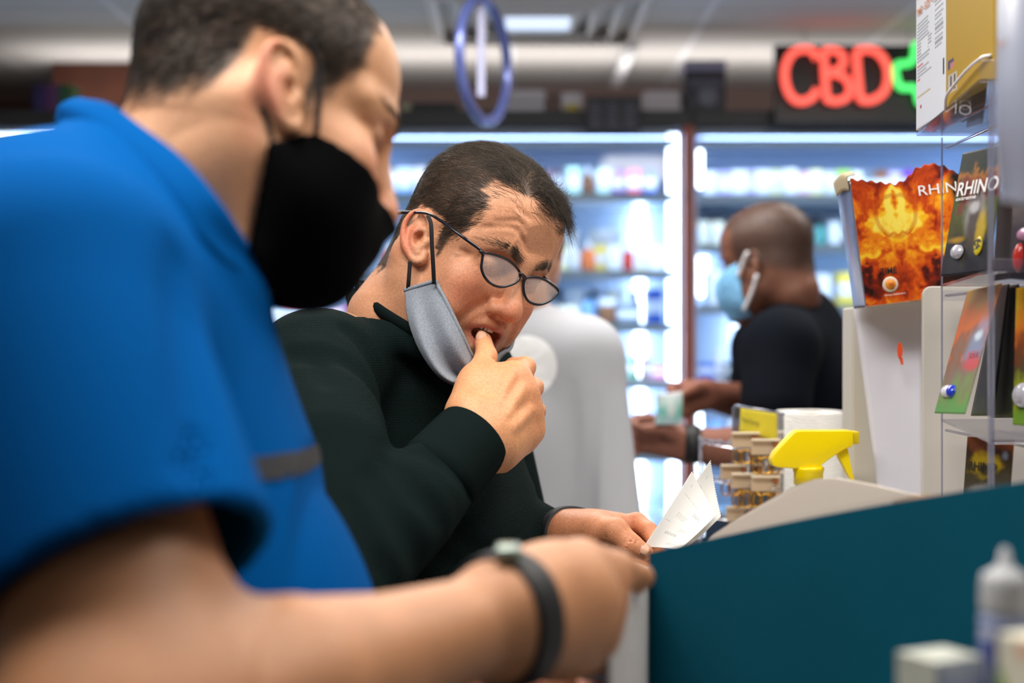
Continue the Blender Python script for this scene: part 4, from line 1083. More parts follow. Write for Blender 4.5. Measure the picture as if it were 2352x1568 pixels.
    for pts, w in (([P(905, 1050, 1.39), P(960, 1110, 1.37), P(1010, 1200, 1.39)], 0.009), ([P(845, 1110, 1.38), P(900, 1190, 1.36), P(940, 1280, 1.37)], 0.01),
                   ([P(960, 1010, 1.42), P(1030, 1060, 1.42), P(1075, 1130, 1.44)], 0.006), ([P(800, 1180, 1.35), P(850, 1260, 1.32), P(880, 1340, 1.34)], 0.01),
                   ([P(730, 850, 1.5), P(800, 960, 1.5), P(850, 1090, 1.47)], 0.008), ([P(770, 800, 1.55), P(860, 900, 1.55), P(890, 1030, 1.55)], 0.007),
                   ([P(930, 880, 1.58), P(900, 1000, 1.55), P(880, 1080, 1.52)], 0.007), ([P(650, 790, 1.48), P(720, 850, 1.48), P(740, 950, 1.46)], 0.006),
                   ([P(1000, 1230, 1.5), P(1080, 1290, 1.48), P(1180, 1310, 1.49)], 0.007), ([P(1060, 1180, 1.5), P(1140, 1240, 1.48), P(1220, 1250, 1.52)], 0.005)):
        Wt.crease(pts, w, 0.25, k=0.02)
    Wt.plane([0, 0, 0.95], [0, 0, -1])
    rad = np.linalg.norm(rc - c0 - np.outer((rc - c0) @ ax_n, ax_n), axis=1).mean()
    Wt.chain([c0, c0 + ax_n * 0.16], [rad - 0.006, rad + 0.02], 0.006, 'sub')
    V, F = Wt.mesh()
    sw = put(obj('sweater', mesh_np('sweater', V, F, M['waffle'])), root)
    put(tube('collar', rc + ax_n * 0.001, 0.0075, M['rib'], None, 10, True, 0.62), sw)
    a_, b_ = P(998, 1102, 1.463), P(1087, 1004, 1.503); L = np.linalg.norm(b_ - a_)
    put(lathe_between('cuff', a_, b_, [(0.04, -0.004), (0.0455, 0.002), (0.0455, 0.012), (0.044, L * 0.6), (0.0425, L - 0.003), (0.042, L), (0.0395, L + 0.0005), (0.0385, L - 0.01)], M['rib']), sw)
    a_, b_ = P(1255, 1247, 1.69), P(1290, 1237, 1.652); L = np.linalg.norm(b_ - a_)
    put(lathe_between('cuff', a_, b_, [(0.034, 0), (0.0375, 0.004), (0.0365, L - 0.002), (0.034, L), (0.031, L - 0.004)], M['rib']), sw)
    # watch band on the left wrist
    a_, b_ = P(1288, 1238, 1.654), P(1312, 1233, 1.632); L = np.linalg.norm(b_ - a_)
    wb = put(band_on('watch_band', G, a_, b_, M['black_rubber'], None, 0.0032), root)
    # grey cloth mask pulled down under the chin
    up = [P(1001, 645, 1.573), P(1031, 705, 1.562), P(1062, 770, 1.56), P(1090, 826, 1.575), P(1122, 836, 1.6), P(1150, 806, 1.635), P(1166, 750, 1.67)]
    lo = [P(930, 667, 1.6), P(938, 735, 1.578), P(966, 808, 1.562), P(1012, 868, 1.553), P(1062, 884, 1.57), P(1125, 862, 1.62), P(1158, 790, 1.68)]
    C_ = []
    for i, (a_, b_) in enumerate(zip(up, lo)):
        e = [0, 0.6, 1, 1, 1, 0.7, 0.2][i]
        C_.append([a_, a_ * .75 + b_ * .25 + np.array([0.001, -0.011, -0.002]) * e, a_ * .5 + b_ * .5 + np.array([-0.003, [-0.006, -0.006, -0.004, 0.006, 0.008, -0.003, 0][i], -0.004]) * e,
                   a_ * .25 + b_ * .75 + np.array([-0.004, -0.013, -0.003]) * e, b_])
    def off_face(p):
        for _ in range(3):
            q = loc(p); d = S.sample(q); m = d < 0.0025
            p = p + (np.where(m, 0.0028 - d, 0)[:, None] * S.normal(q)) @ R.T
        return p
    mk, G_ = sheet('face_mask', C_, M['heather'], None, 60, 30, 0.0016, off_face)
    put(mk, root); tag(mk, 'grey cloth mask pulled down under the chin')
    put(tube('hem', spline(G_[:, 0], 60), 0.0024, M['heather'], None, 8), mk)
    put(tube('hem', spline(G_[0], 30), 0.0026, M['heather'], None, 8), mk)
    st1 = [P(997, 652, 1.568), P(995, 610, 1.56), P(992, 560, 1.556), P(990, 515, 1.558), P(983, 495, 1.572)]
    st2 = [P(937, 666, 1.597), P(939, 640, 1.592), P(942, 600, 1.592)]
    for s_ in (st1, st2):
        s_ = spline(s_, 30)
        if s_ is not None and len(s_):
            q = loc(s_); d = S.sample(q); s_ = s_ + (np.where(d < 0.001, 0.001 - d, 0)[:, None] * S.normal(q)) @ R.T
        put(tube('ear_loop', s_, 0.0023, M['elastic'], None, 8, False, 0.45), mk)
    # glasses
    gx = lambda x, y, extra=0.0: P(900 + .2679 * x, 300 + .2679 * y, 1.557 + (900 + .2679 * x - 1150) * 0.00039 + extra)
    near = [(782, 1048), (830, 1050), (900, 1068), (990, 1105), (1062, 1165), (1098, 1225), (1082, 1285), (1020, 1322), (930, 1340), (850, 1312), (795, 1252), (768, 1180), (774, 1110)]
    far = [(1140, 1262), (1200, 1255), (1275, 1264), (1350, 1300), (1425, 1368), (1378, 1440), (1310, 1480), (1240, 1490), (1172, 1462), (1136, 1400), (1128, 1330)]
    gl = bpy.data.objects.new('eyeglasses', None); link(gl); put(gl, root); gl.location = -root.location
    tag(gl, 'black rimmed eyeglasses slipped down the nose')
    for pts in (near, far):
        ol = np.array([gx(*p) for p in pts]); oc = spline(np.vstack([ol, ol[:1]]), 73)[:-1]
        put(tube('rim', oc, 0.0015, M['black_plastic'], None, 10, True), gl)
        c = oc.mean(0) + np.array([0.0, -0.0014, 0]); V_ = [c]; F_ = []
        for k_ in (0.5, 1.0): V_ += list(c + (oc - c) * k_ + (np.array([0, -0.0006, 0]) if k_ < 1 else 0))
        n_ = len(oc)
        for i in range(n_):
            j = (i + 1) % n_; F_.append((0, 1 + i, 1 + j)); F_.append((1 + i, 1 + n_ + i, 1 + n_ + j, 1 + j))
        put(obj('lens', mesh_np('lens', V_, F_, M['lens'])), gl)
    put(tube('bridge', spline([gx(1092, 1225), gx(1112, 1232, -0.002), gx(1132, 1250, -0.001), gx(1146, 1275)], 16), [0.0022] * 16, M['black_plastic'], None, 10), gl)
    tp = spline([gx(782, 1050), gx(760, 1035, -0.001), P(1104, 574, 1.545), P(1060, 542, 1.543), P(1008, 504, 1.566), P(980, 490, 1.59), P(950, 488, 1.612), P(928, 487, 1.618), P(911, 489, 1.618)], 40)
    put(tube('temple_arm', tp, np.interp(np.linspace(0, 1, 40), [0, .1, .75, .9, 1], [0.0024, 0.0019, 0.0017, 0.0022, 0.0026]), M['black_plastic'], None, 10), gl)
    hinge = R @ np.array([-1.0, 0, 0.12])
    tp2 = np.array([gx(1425, 1368) + hinge * t for t in np.linspace(0, 0.1, 12)])
    put(tube('temple_arm', tp2, 0.0018, M['black_plastic'], None, 8), gl)
    legs_and_shoes(root, [mid[0] + 0.01, mid[1], 0.92], Rt[:, 0], M['dark_denim'], 1.0)
    return dict(root=root, R=R, T=T, wld=wld, S=S, W=W, W2=W2, nb=nb, loc=loc, sweater=Wt)
FM = build_focus_man()
# ------------------------------------------------------------------ the man in the blue polo (near, out of focus)
def build_near_man():
    rs = np.random.RandomState(5)
    root = thing('person', 'man in bright blue polo shirt and black face mask holding the teal box', 'person', (-0.3, 0.98, 0.0))
    R = rotm(20, 22, -15); T = np.array([-0.19, 1.03, EYE_H + 0.1515])
    loc = lambda p: (np.array(p) - T) @ R
    wld = lambda p: np.asarray(p) @ R.T + T
    SK = srgb(212, 156, 116); RED = srgb(208, 112, 92); LIP = srgb(170, 100, 90)
    lo, hi = (-0.19, -0.15, -0.27), (0.15, 0.14, 0.15)
    S = SDF(lo, hi, 0.002)
    head_prims(S, nose_w=1.1, full=1.03, chin=0.01, fore=0.008, ear_kw=dict(tilt=22, flare=20, E=(0.007, 0.0685, 0.004), sc=1.0))
    nb = P(447, 445, 1.0)
    S.chain([(-0.024, 0, -0.01), (-0.033, 0, -0.06), loc(nb), loc(P(400, 530, 1.0))], [0.06, 0.056, 0.061, 0.068], 0.035)
    S.cone((-0.02, -0.062, -0.02), loc(P(520, 560, .95)), 0.014, 0.016, 0.03)
    for pts, w in (([(0.092, -0.018, 0.072), (0.097, 0, 0.068), (0.092, 0.018, 0.072)], 0.002), ([(0.075, -0.048, 0.02), (0.063, -0.058, 0.016)], 0.0013)):
        S.crease(pts, w, 0.3, k=0.005)
    V, F = S.mesh()
    C = skin_colors(V, SK, RED, LIP)
    C = mixc(C, srgb(70, 40, 34), 0.85 * np.maximum(g3(V, (0.0855, -0.031, 0.0155), (0.007, 0.016, 0.0045)), g3(V, (0.0855, 0.031, 0.0155), (0.007, 0.016, 0.0045))))  # lash colour widened to paint in the dark shade of the eye hollows
    C = mixc(C, srgb(150, 92, 74), 0.5 * g3(np.abs(V), (0.082, 0.03, 0.022), (0.012, 0.016, 0.009)))
    ay = np.abs(V[:, 1])
    jit = (vnoise(V, 110) - 0.5) * 0.012
    side = np.interp(V[:, 2], [-0.02, 0.0, 0.01, 0.028, 0.05, 0.08, 0.1, 0.12], [0.02, 0.028, 0.031, 0.04, 0.052, 0.055, 0.056, 0.056])
    front = np.where((ay < 0.04) & (V[:, 2] > 0.085), np.interp(ay, [0, 0.025, 0.04], [0.078, 0.072, 0.056]), side)
    low = np.interp(V[:, 0], [-0.12, -0.09, -0.069, -0.042, -0.026, 0.0, 0.016, 0.024, 0.05], [-0.01, -0.02, -0.026, -0.012, 0.02, 0.036, 0.02, -0.012, 0.03])
    w = smoothstep(0.006, -0.012, V[:, 0] + jit - front) * smoothstep(-0.012, 0.012, V[:, 2] + jit - low)
    w[(ay > 0.081) & (V[:, 2] < 0.05)] = 0
    w *= 1 - 0.97 * smoothstep(-0.035, -0.026, V[:, 0]) * smoothstep(0.02, 0.016, V[:, 0]) * smoothstep(0.044, 0.038, V[:, 2]) * (ay > 0.05)
    C = mixc(C, srgb(38, 32, 26), 0.9 * w)
    n = 22000
    roots = sample_surface(V, F, n, w ** 1.3 + 1e-9, rs); nr = S.normal(roots, 0.004)
    d = np.stack([-0.6 * np.ones(n), 0 * nr[:, 0], -0.5 * np.ones(n)], 1) + rs.normal(0, 0.25, (n, 3))
    d -= nr * (d * nr).sum(1)[:, None]; d /= np.linalg.norm(d, axis=1)[:, None]
    hc = np.tile(np.array((0.014, 0.011, 0.008)), (n, 1)) * rs.uniform(0.4, 1.6, (n, 1))
    g = rs.rand(n) < 0.07; hc[g] = np.array((0.16, 0.14, 0.12)) * rs.uniform(0.6, 1.2, (g.sum(), 1))
    put(strands('hair', wld(roots), d @ R.T, nr @ R.T, rs.uniform(0.006, 0.012, n), 0.0035, M['hair'], None, 0.00018, 4, 0.15, rs, hc), root)
    bw = np.zeros(len(V))
    for s in (1, -1):
        for q in spline([(0.095, s * 0.012, 0.037), (0.09, s * 0.03, 0.044), (0.068, s * 0.053, 0.037)], 14): bw += g3(V, q, (0.008, 0.004, 0.003))
    rb = sample_surface(V, F, 450, np.clip(bw, 0, 1) ** 2 + 1e-9, rs); nb_ = S.normal(rb, 0.003)
    db = np.stack([-0.6 * np.ones(len(rb)), np.sign(rb[:, 1]), 0.1 * np.ones(len(rb))], 1) + rs.normal(0, 0.2, (len(rb), 3))
    db -= nb_ * (db * nb_).sum(1)[:, None]; db /= np.linalg.norm(db, axis=1)[:, None]
    put(strands('eyebrows', wld(rb), db @ R.T, nb_ @ R.T, rs.uniform(0.006, 0.009, len(rb)), 0.0015, M['hair'], None, 0.00014, 4, 0.1, rs, np.tile(np.array((0.03, 0.022, 0.017)), (len(rb), 1))), root)
    head = (wld(V), F, C)
    # face mask: a shell standing off the lower face
    K = SDF(lo, hi, 0.002); K.D = S.D - 0.0045
    K.ell((0.07, 0, -0.05), (0.042, 0.048, 0.05), 0.02)
    K.ell((0.095, 0, -0.039), (0.018, 0.023, 0.022), 0.02)
    G3 = K.grid()
    def half(p, q, side_):
        "cut along the line p-q in the x-z plane"
        nx, nz = (q[1] - p[1]), -(q[0] - p[0]); l = math.hypot(nx, nz)
        d = ((G3[0] - p[0]) * nx + (G3[2] - p[1]) * nz) / l * side_
        return np.broadcast_to(d, K.D.shape)
    top = np.maximum(half((0.034, -0.014), (0.118, -0.0245), -1), half((0.004, -0.043), (0.034, -0.014), -1))
    back = half((0.004, -0.043), (0.02, -0.115), 1)
    bot = half((0.02, -0.112), (0.1, -0.112), 1)
    D = np.maximum(np.maximum(K.D, -(S.D - 0.0015)), np.maximum(top, back)); D = np.maximum(D, bot)
    K.D = D.astype(np.float32)
    Vm, Fm = K.mesh()
    mk = put(obj('face_mask', mesh_np('face_mask', wld(Vm), Fm, M['black_cotton'])), root); tag(mk, 'black cloth face mask')
    def onface(pts, off=0.001):
        q = loc(pts); d = S.sample(q); return pts + ((off - np.minimum(d, off))[:, None] * S.normal(q)) @ R.T
    a = spline([wld((0.034, -0.073, -0.016)), wld((0.026, -0.078, 0.01)), wld((0.018, -0.08, 0.03)), wld((0.004, -0.083, 0.042))], 24)
    b = spline([wld((0.006, -0.072, -0.044)), wld((0.0, -0.078, -0.03)), wld((-0.008, -0.08, -0.02))], 16)
    for s_ in (a, b): put(tube('ear_loop', onface(s_), 0.0022, M['elastic'], None, 8, False, 0.5), mk)
    # bare right arm and hand
    H = SDF((-0.32, 0.52, 1.16), (0.12, 1.06, 1.44), 0.0024)
    el = np.array([-0.19, 0.68, 1.28]); W = P(1140, 1422, 0.86)
    H.chain([(-0.22, 0.755, 1.39), (-0.204, 0.728, 1.345), el], [0.055, 0.059, 0.053], 0)
    H.chain([el, el + (W - el) * .4, el + (W - el) * .68, W], [0.052, 0.053, 0.037, 0.028], 0.03)
    H.ell(P(1160, 1418, 0.87), (0.03, 0.024, 0.028), 0.02)
    mcp = [P(1375, 1335, 0.955), P(1372, 1380, 0.95), P(1362, 1440, 0.945), P(1345, 1500, 0.94)]
    pip = [P(1440, 1335, 1.03), P(1430, 1395, 1.03), P(1420, 1450, 1.02), P(1400, 1510, 1.01)]
    tip = [P(1450, 1350, 1.06), P(1440, 1415, 1.06), P(1430, 1465, 1.05), P(1410, 1520, 1.04)]
    for i, r in enumerate((0.0165, 0.017, 0.0165, 0.015)):
        H.chain([W + [0.006, 0, 0.012 - 0.008 * i], mcp[i]], [0.022, r], 0.02)
        H.chain([mcp[i], pip[i], tip[i]], [r - 0.002, 0.0115, 0.009], 0.006, kin=0.004)
    H.ell(P(1270, 1400, 0.915), (0.042, 0.026, 0.04), 0.02)
    H.chain([P(1215, 1340, 0.895), P(1330, 1297, 0.94), P(1415, 1308, 0.975), P(1474, 1324, 1.0)], [0.022, 0.016, 0.0115, 0.009], 0.014, kin=0.008)
    Vh, Fh = H.mesh()
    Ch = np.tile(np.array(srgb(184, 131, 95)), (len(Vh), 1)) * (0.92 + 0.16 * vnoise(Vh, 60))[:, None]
    for q in mcp + pip: Ch = mixc(Ch, srgb(200, 112, 84), 0.35 * g3(Vh, q, (0.016,) * 3))
    # left arm and loosely closed hand below
    L = SDF((-0.3, 0.92, 1.08), (0.13, 1.3, 1.45), 0.003)
    W2 = np.array([-0.05, 1.03, 1.2])
    L.chain([(-0.29, 1.18, 1.42), (-0.24, 1.2, 1.18), W2], [0.05, 0.045, 0.03], 0)
    for i in range(4):
        m_ = np.array([0.03, 0.985 + 0.012 * i, 1.235 - 0.018 * i]); p_ = m_ + [0.03, -0.012, 0.0]; t_ = m_ + [0.018, -0.04, -0.01]
        L.chain([W2 + [0, 0, 0.012 - 0.008 * i], m_], [0.022, 0.0145], 0.016); L.chain([m_, p_, t_], [0.0125, 0.0112, 0.0095], 0.005, kin=0.004)
    L.chain([W2 + [0.01, -0.012, 0.012], (0.0, 0.985, 1.24), (0.035, 0.96, 1.245)], [0.02, 0.0145, 0.0105], 0.012, kin=0.006)
    Vl, Fl = L.mesh(); Cl = np.tile(np.array(srgb(208, 132, 98)), (len(Vl), 1))
    B = SDF((-0.55, 0.6, 0.85), (0.0, 1.36, 1.66), 0.01)
    B.ell((-0.29, 0.98, 1.4), (0.11, 0.17, 0.2), 0); B.ell((-0.27, 0.98, 1.15), (0.13, 0.16, 0.22), 0.06)
    shR, shL = np.array([-0.268, 0.81, 1.506]), np.array([-0.31, 1.18, 1.5])
    B.cone(shR, (-0.28, 0.98, 1.5), 0.05, 0.06, 0.04); B.cone(shL, (-0.28, 0.98, 1.52), 0.05, 0.06, 0.04)
    B.cone(shR, (-0.222, 0.76, 1.4), 0.055, 0.052, 0.03); B.cone(shL, (-0.29, 1.18, 1.4), 0.055, 0.05, 0.03)
    B.cone((-0.29, 0.98, 1.52), nb, 0.06, 0.062, 0.03)
    Vb, Fb = B.mesh(); Cb = np.tile(np.array(SK), (len(Vb), 1))
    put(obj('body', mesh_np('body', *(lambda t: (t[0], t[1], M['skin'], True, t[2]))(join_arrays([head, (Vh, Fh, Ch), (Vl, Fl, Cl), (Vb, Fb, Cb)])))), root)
    # wristband
    a_, b_ = P(1132, 1424, 0.853), P(1184, 1410, 0.872); Lw = np.linalg.norm(b_ - a_)
    wb = put(band_on('wristband', H, a_, b_, M['black_rubber'], None, 0.003), root)
    c_ = ring_on(H, a_ * .7 + b_ * .3, b_ - a_, 40, 0.003)[1]
    bm = bmesh.new(); add_box(bm, c_ - [0.008, 0.012, 0.005], c_ + [0.008, 0.012, 0.005])
    put(bm_obj('clasp', bm, mat('clasp_metal', srgb(150, 165, 155), rough=0.3, metal=0.7), None, True, 0.003), wb)
    # polo shirt
    Q = SDF((-0.6, 0.56, 0.86), (0.02, 1.4, 1.72), 0.005)
    Q.ell((-0.3, 0.98, 1.43), (0.14, 0.2, 0.19), 0)
    Q.ell((-0.245, 0.98, 1.2), (0.165, 0.2, 0.24), 0.08)
    Q.ell((-0.262, 0.98, 1.0), (0.17, 0.2, 0.22), 0.08)
    Q.cone(shR + [0, 0.02, 0.0], (-0.3, 1.0, 1.515), 0.075, 0.075, 0.05); Q.cone(shL, (-0.3, 1.0, 1.515), 0.075, 0.085, 0.06)
    Q.ell((-0.33, 1.0, 1.49), (0.12, 0.15, 0.1), 0.05)
    top_, hem = shR + [0, 0, -0.005], np.array([-0.205, 0.735, 1.352])
    ax = hem - top_; ax /= np.linalg.norm(ax)
    Q2 = SDF((-0.6, 0.56, 0.86), (0.02, 1.4, 1.72), 0.005)
    Q2.chain([top_, (top_ + hem) / 2 + [0.004, 0, 0], hem + ax * 0.06 + [0.008, 0, 0]], [0.08, 0.081, 0.083], 0)
    Q2.plane(hem, ax + [0.1, 0, 0], 0.004)
    hh = np.maximum(0.03 - np.abs(Q.D - Q2.D), 0) / 0.03
    Q.D = (np.minimum(Q.D, Q2.D) - hh * hh * 0.03 * 0.25).astype(np.float32)
    Q.chain([shL, (-0.28, 1.2, 1.34)], [0.08, 0.075], 0.03)
    for pts, w in (([P(430, 600, .8), P(480, 800, .75), P(490, 1050, .7)], 0.008),):
        Q.crease(pts, w, 0.2, k=0.03)
    Q.cone(hem - ax * 0.03 + [0.005, 0, 0], hem + ax * 0.05 + [0.008, 0, 0], 0.071, 0.077, 0.002, 'sub')
    Q.plane([0, 0, 0.9], [0, 0, -1])
    rg = spline([P(215, 262, 1.04), P(300, 300, .975), P(400, 372, .935), P(490, 470, .92), P(550, 550, .94), P(592, 622, .975), P(560, 560, 1.05), P(430, 380, 1.09), P(280, 270, 1.08), P(215, 262, 1.04)], 60)
    c0 = rg.mean(0); un, sn, vt = np.linalg.svd(rg - c0); nn = vt[2] * np.sign(vt[2][2])
    Q.chain(rg - nn * 0.022, 0.012, 0.03)
    Q.chain([c0 - nn * 0.01, c0 + nn * 0.15], [0.06, 0.09], 0.006, 'sub')
    Vq, Fq = Q.mesh()
    shirt = put(obj('polo_shirt', mesh_np('polo_shirt', Vq, Fq, M['polo'])), root)
    # chest stripe: the band of the shirt front, as its own strip of cloth
    c = Vq[Fq].mean(1); uu = 1176 + FPX * c[:, 0] / c[:, 1]
    z0, z1 = P(0, 1085, .93)[2], P(0, 1035, .93)[2]
    sel = (c[:, 2] > z0) & (c[:, 2] < z1) & (c[:, 0] > -0.2) & (c[:, 1] > 0.83)
    fs = Fq[sel]; ids, inv = np.unique(fs, return_inverse=True)
    nv = Q.normal(Vq[ids])
    st = put(obj('chest_stripe', mesh_np('chest_stripe', Vq[ids] + nv * 0.0012, inv.reshape(-1, 4), M['charcoal'])), shirt); tag(st, 'charcoal stripe across the chest')
    # folded collar
    fold = [P(190, 232, 1.07), P(255, 246, 1.0), P(320, 292, .955), P(420, 368, .925), P(500, 462, .915), P(556, 548, .935), P(600, 622, .972)]
    rows = []
    for i, p in enumerate(fold):
        o = [np.array(P(130, 280, 1.09)), P(170, 300, 1.0), P(245, 352, .935), P(345, 440, .895), P(440, 530, .885), P(520, 605, .91), P(600, 662, .96)][i]
        inn = p + nn * -0.03 + (c0 - p) * 0.12
        rows.append([inn, p, p * 0.5 + o * 0.5 + np.array([-0.004, -0.006, 0.004]), o])
    cl, _ = sheet('collar', rows, M['polo'], None, 40, 16, 0.0025)
    put(cl, shirt)
    legs_and_shoes(root, [-0.27, 0.98, 0.9], (1, 0, 0), M['dark_denim'], 0.98, (0.19, 0.165))
    return dict(root=root, W=W)
NM = build_near_man()
# ------------------------------------------------------------------ two customers in the background, far out of focus
def build_far_man():
    rs = np.random.RandomState(8)
    root = thing('person', 'man with shaved head in black T-shirt and light blue mask, back half turned', 'person', (0.6, 3.05, 0.0))
    R = rotm(143, 10, 0); T = P(1768, 616, 3.0)
    wld = lambda p: np.asarray(p) @ R.T + T
    loc = lambda p: (np.array(p) - T) @ R
    S = SDF((-0.17, -0.14, -0.26), (0.14, 0.14, 0.15), 0.004)
    head_prims(S, full=1.0, ear_kw=dict(tilt=15, flare=24))
    S.chain([(-0.03, 0, -0.01), (-0.045, 0, -0.06), loc(P(1822, 730, 3.05))], [0.058, 0.055, 0.062], 0.035)
    V, F = S.mesh()
    C = np.tile(np.array(srgb(116, 76, 60)), (len(V), 1)) * (0.9 + 0.2 * vnoise(V, 60))[:, None]
    w = smoothstep(0.05, 0.035, V[:, 0]) * smoothstep(-0.012, 0.022, V[:, 2] - V[:, 0] * 0.3) + smoothstep(0.085, 0.1, V[:, 2]) * smoothstep(0.075, 0.06, V[:, 0])
    w = np.clip(w, 0, 1) * (np.abs(V[:, 1]) < 0.08)
    C = mixc(C, srgb(64, 48, 42), 0.8 * w)
    H = SDF((0.22, 2.55, 1.15), (0.85, 3.2, 1.6), 0.006)
    shN, shF = P(1792, 800, 2.86), P(1760, 800, 3.22)
    eN, wN = P(1775, 1010, 2.78), P(1570, 1020, 2.72)
    H.chain([shN, eN], [0.055, 0.048], 0); H.chain([eN, P(1680, 1030, 2.75), wN], [0.046, 0.042, 0.03], 0.02)
    eF, wF = P(1740, 930, 3.1), P(1620, 905, 2.95)
    H.chain([shF, eF], [0.055, 0.046], 0.02); H.chain([eF, wF], [0.045, 0.03], 0.02)
    for w0, d0 in ((wN, np.array([-0.07, 0.0, 0.02])), (wF, np.array([-0.05, -0.04, -0.01]))):
        for i in range(4):
            m = w0 + d0 + np.array([0.0, 0.004, 0.028 - 0.018 * i]); p = m + [-0.028, -0.012, -0.004]; t = p + [0.0, -0.028, -0.006]
            H.chain([w0 + [0, 0, 0.01 - 0.007 * i], m], [0.022, 0.0135], 0.012); H.chain([m, p, t], [0.0115, 0.0105, 0.009], 0.004)
        H.chain([w0 + [0.0, -0.012, 0.01], w0 + d0 * .6 + [0, -0.035, 0.02], w0 + d0 + [-0.01, -0.045, 0.012]], [0.018, 0.0135, 0.0095], 0.01)
    Vh, Fh = H.mesh(); Ch = np.tile(np.array(srgb(140, 92, 76)), (len(Vh), 1))
    B = SDF((0.42, 2.7, 0.85), (0.85, 3.4, 1.62), 0.014)
    cx = np.array([0.635, 3.06])
    B.ell((*cx, 1.36), (0.1, 0.16, 0.18), 0); B.ell((*cx, 1.1), (0.1, 0.15, 0.22), 0.05); B.cone((*cx, 1.45), P(1822, 730, 3.05), 0.06, 0.06, 0.03)
    Vb, Fb = B.mesh(); Cb = np.tile(np.array(srgb(126, 84, 66)), (len(Vb), 1))
    V_, F_, C_ = join_arrays([(wld(V), F, C), (Vh, Fh, Ch), (Vb, Fb, Cb)])
    put(obj('body', mesh_np('body', V_, F_, M['skin'], True, C_)), root)
    n = 5000
    roots = sample_surface(V, F, n, w + 1e-9, rs); nr = S.normal(roots, 0.006)
    d = np.stack([-np.ones(n) * .4, 0 * nr[:, 0], -.5 * np.ones(n)], 1) + nr * 0.4; d /= np.linalg.norm(d, axis=1)[:, None]
    put(strands('hair', wld(roots), d @ R.T, nr @ R.T, 0.004, 0.002, M['hair'], None, 0.0003, 3, 0.1, rs, np.tile(np.array((0.03, 0.022, 0.018)), (n, 1))), root)
    Q = SDF((0.36, 2.68, 0.86), (0.92, 3.44, 1.62), 0.008)
    Rt = axes((-0.94, 0.34, 0), (0, 0, 1))
    Q.ell((0.645, 3.06, 1.35), (0.125, 0.19, 0.2), 0, R=Rt); Q.ell((0.63, 3.06, 1.1), (0.14, 0.175, 0.24), 0.07, R=Rt)
    Q.cone(shN, P(1828, 745, 3.05), 0.072, 0.075, 0.05); Q.cone(shF, P(1828, 745, 3.05), 0.072, 0.075, 0.05)
    Q.chain([shN, shN + (eN - shN) * 0.62], [0.076, 0.07], 0.03); Q.chain([shF, shF + (eF - shF) * 0.6], [0.076, 0.07], 0.03)
    Q.plane([0, 0, 0.92], [0, 0, -1])
    V2, F2 = Q.mesh()
    put(obj('t_shirt', mesh_np('t_shirt', V2, F2, mat('black_jersey', (0.0035, 0.005, 0.009), rough=0.95, spec=0.1))), root)
    # surgical mask
    K = SDF((-0.17, -0.14, -0.26), (0.16, 0.14, 0.15), 0.004); K2 = SDF((-0.17, -0.14, -0.26), (0.16, 0.14, 0.15), 0.004)
    head_prims(K2, ears=())
    K.D = K2.D - 0.006
    K.ell((0.085, 0, -0.04), (0.045, 0.045, 0.05), 0.02)
    G = K.grid()
    D = np.maximum(K.D, -(K2.D - 0.002)); D = np.maximum(D, 0.035 - G[0] + 0 * G[1] + 0 * G[2]); D = np.maximum(D, G[2] - 0.005 + (G[0] - 0.1) * 0.2 + 0 * G[1]); D = np.maximum(D, -0.1 - G[2] + 0 * G[0] + 0 * G[1])
    K.D = D.astype(np.float32); Vm, Fm = K.mesh()
    mk = put(obj('surgical_mask', mesh_np('surgical_mask', wld(Vm), Fm, mat('surgical_blue', srgb(120, 180, 225), rough=0.8))), root); tag(mk, 'light blue surgical mask')
    wm = mat('white_elastic', (0.8, 0.8, 0.85), rough=0.8)
    put(tube('ear_loop', wld(spline([(0.04, 0.072, -0.012), (0.02, 0.08, 0.012), (0.0, 0.09, 0.03)], 12)), 0.004, wm, None, 8), mk)
    put(tube('ear_loop', wld(spline([(0.04, 0.07, -0.085), (0.01, 0.078, -0.05), (-0.012, 0.088, -0.02)], 12)), 0.004, wm, None, 8), mk)
    put(lathe_between('wristband', wN + [0.03, 0, 0], wN + [0.0, 0, 0], [(0.03, 0), (0.037, 0), (0.037, 0.03), (0.03, 0.03)], M['black_rubber']), root)
    legs_and_shoes(root, [0.62, 3.06, 0.9], (-0.94, 0.34), M['dark_denim'], 0.96)
    return wN, wF
FAR_W = build_far_man()

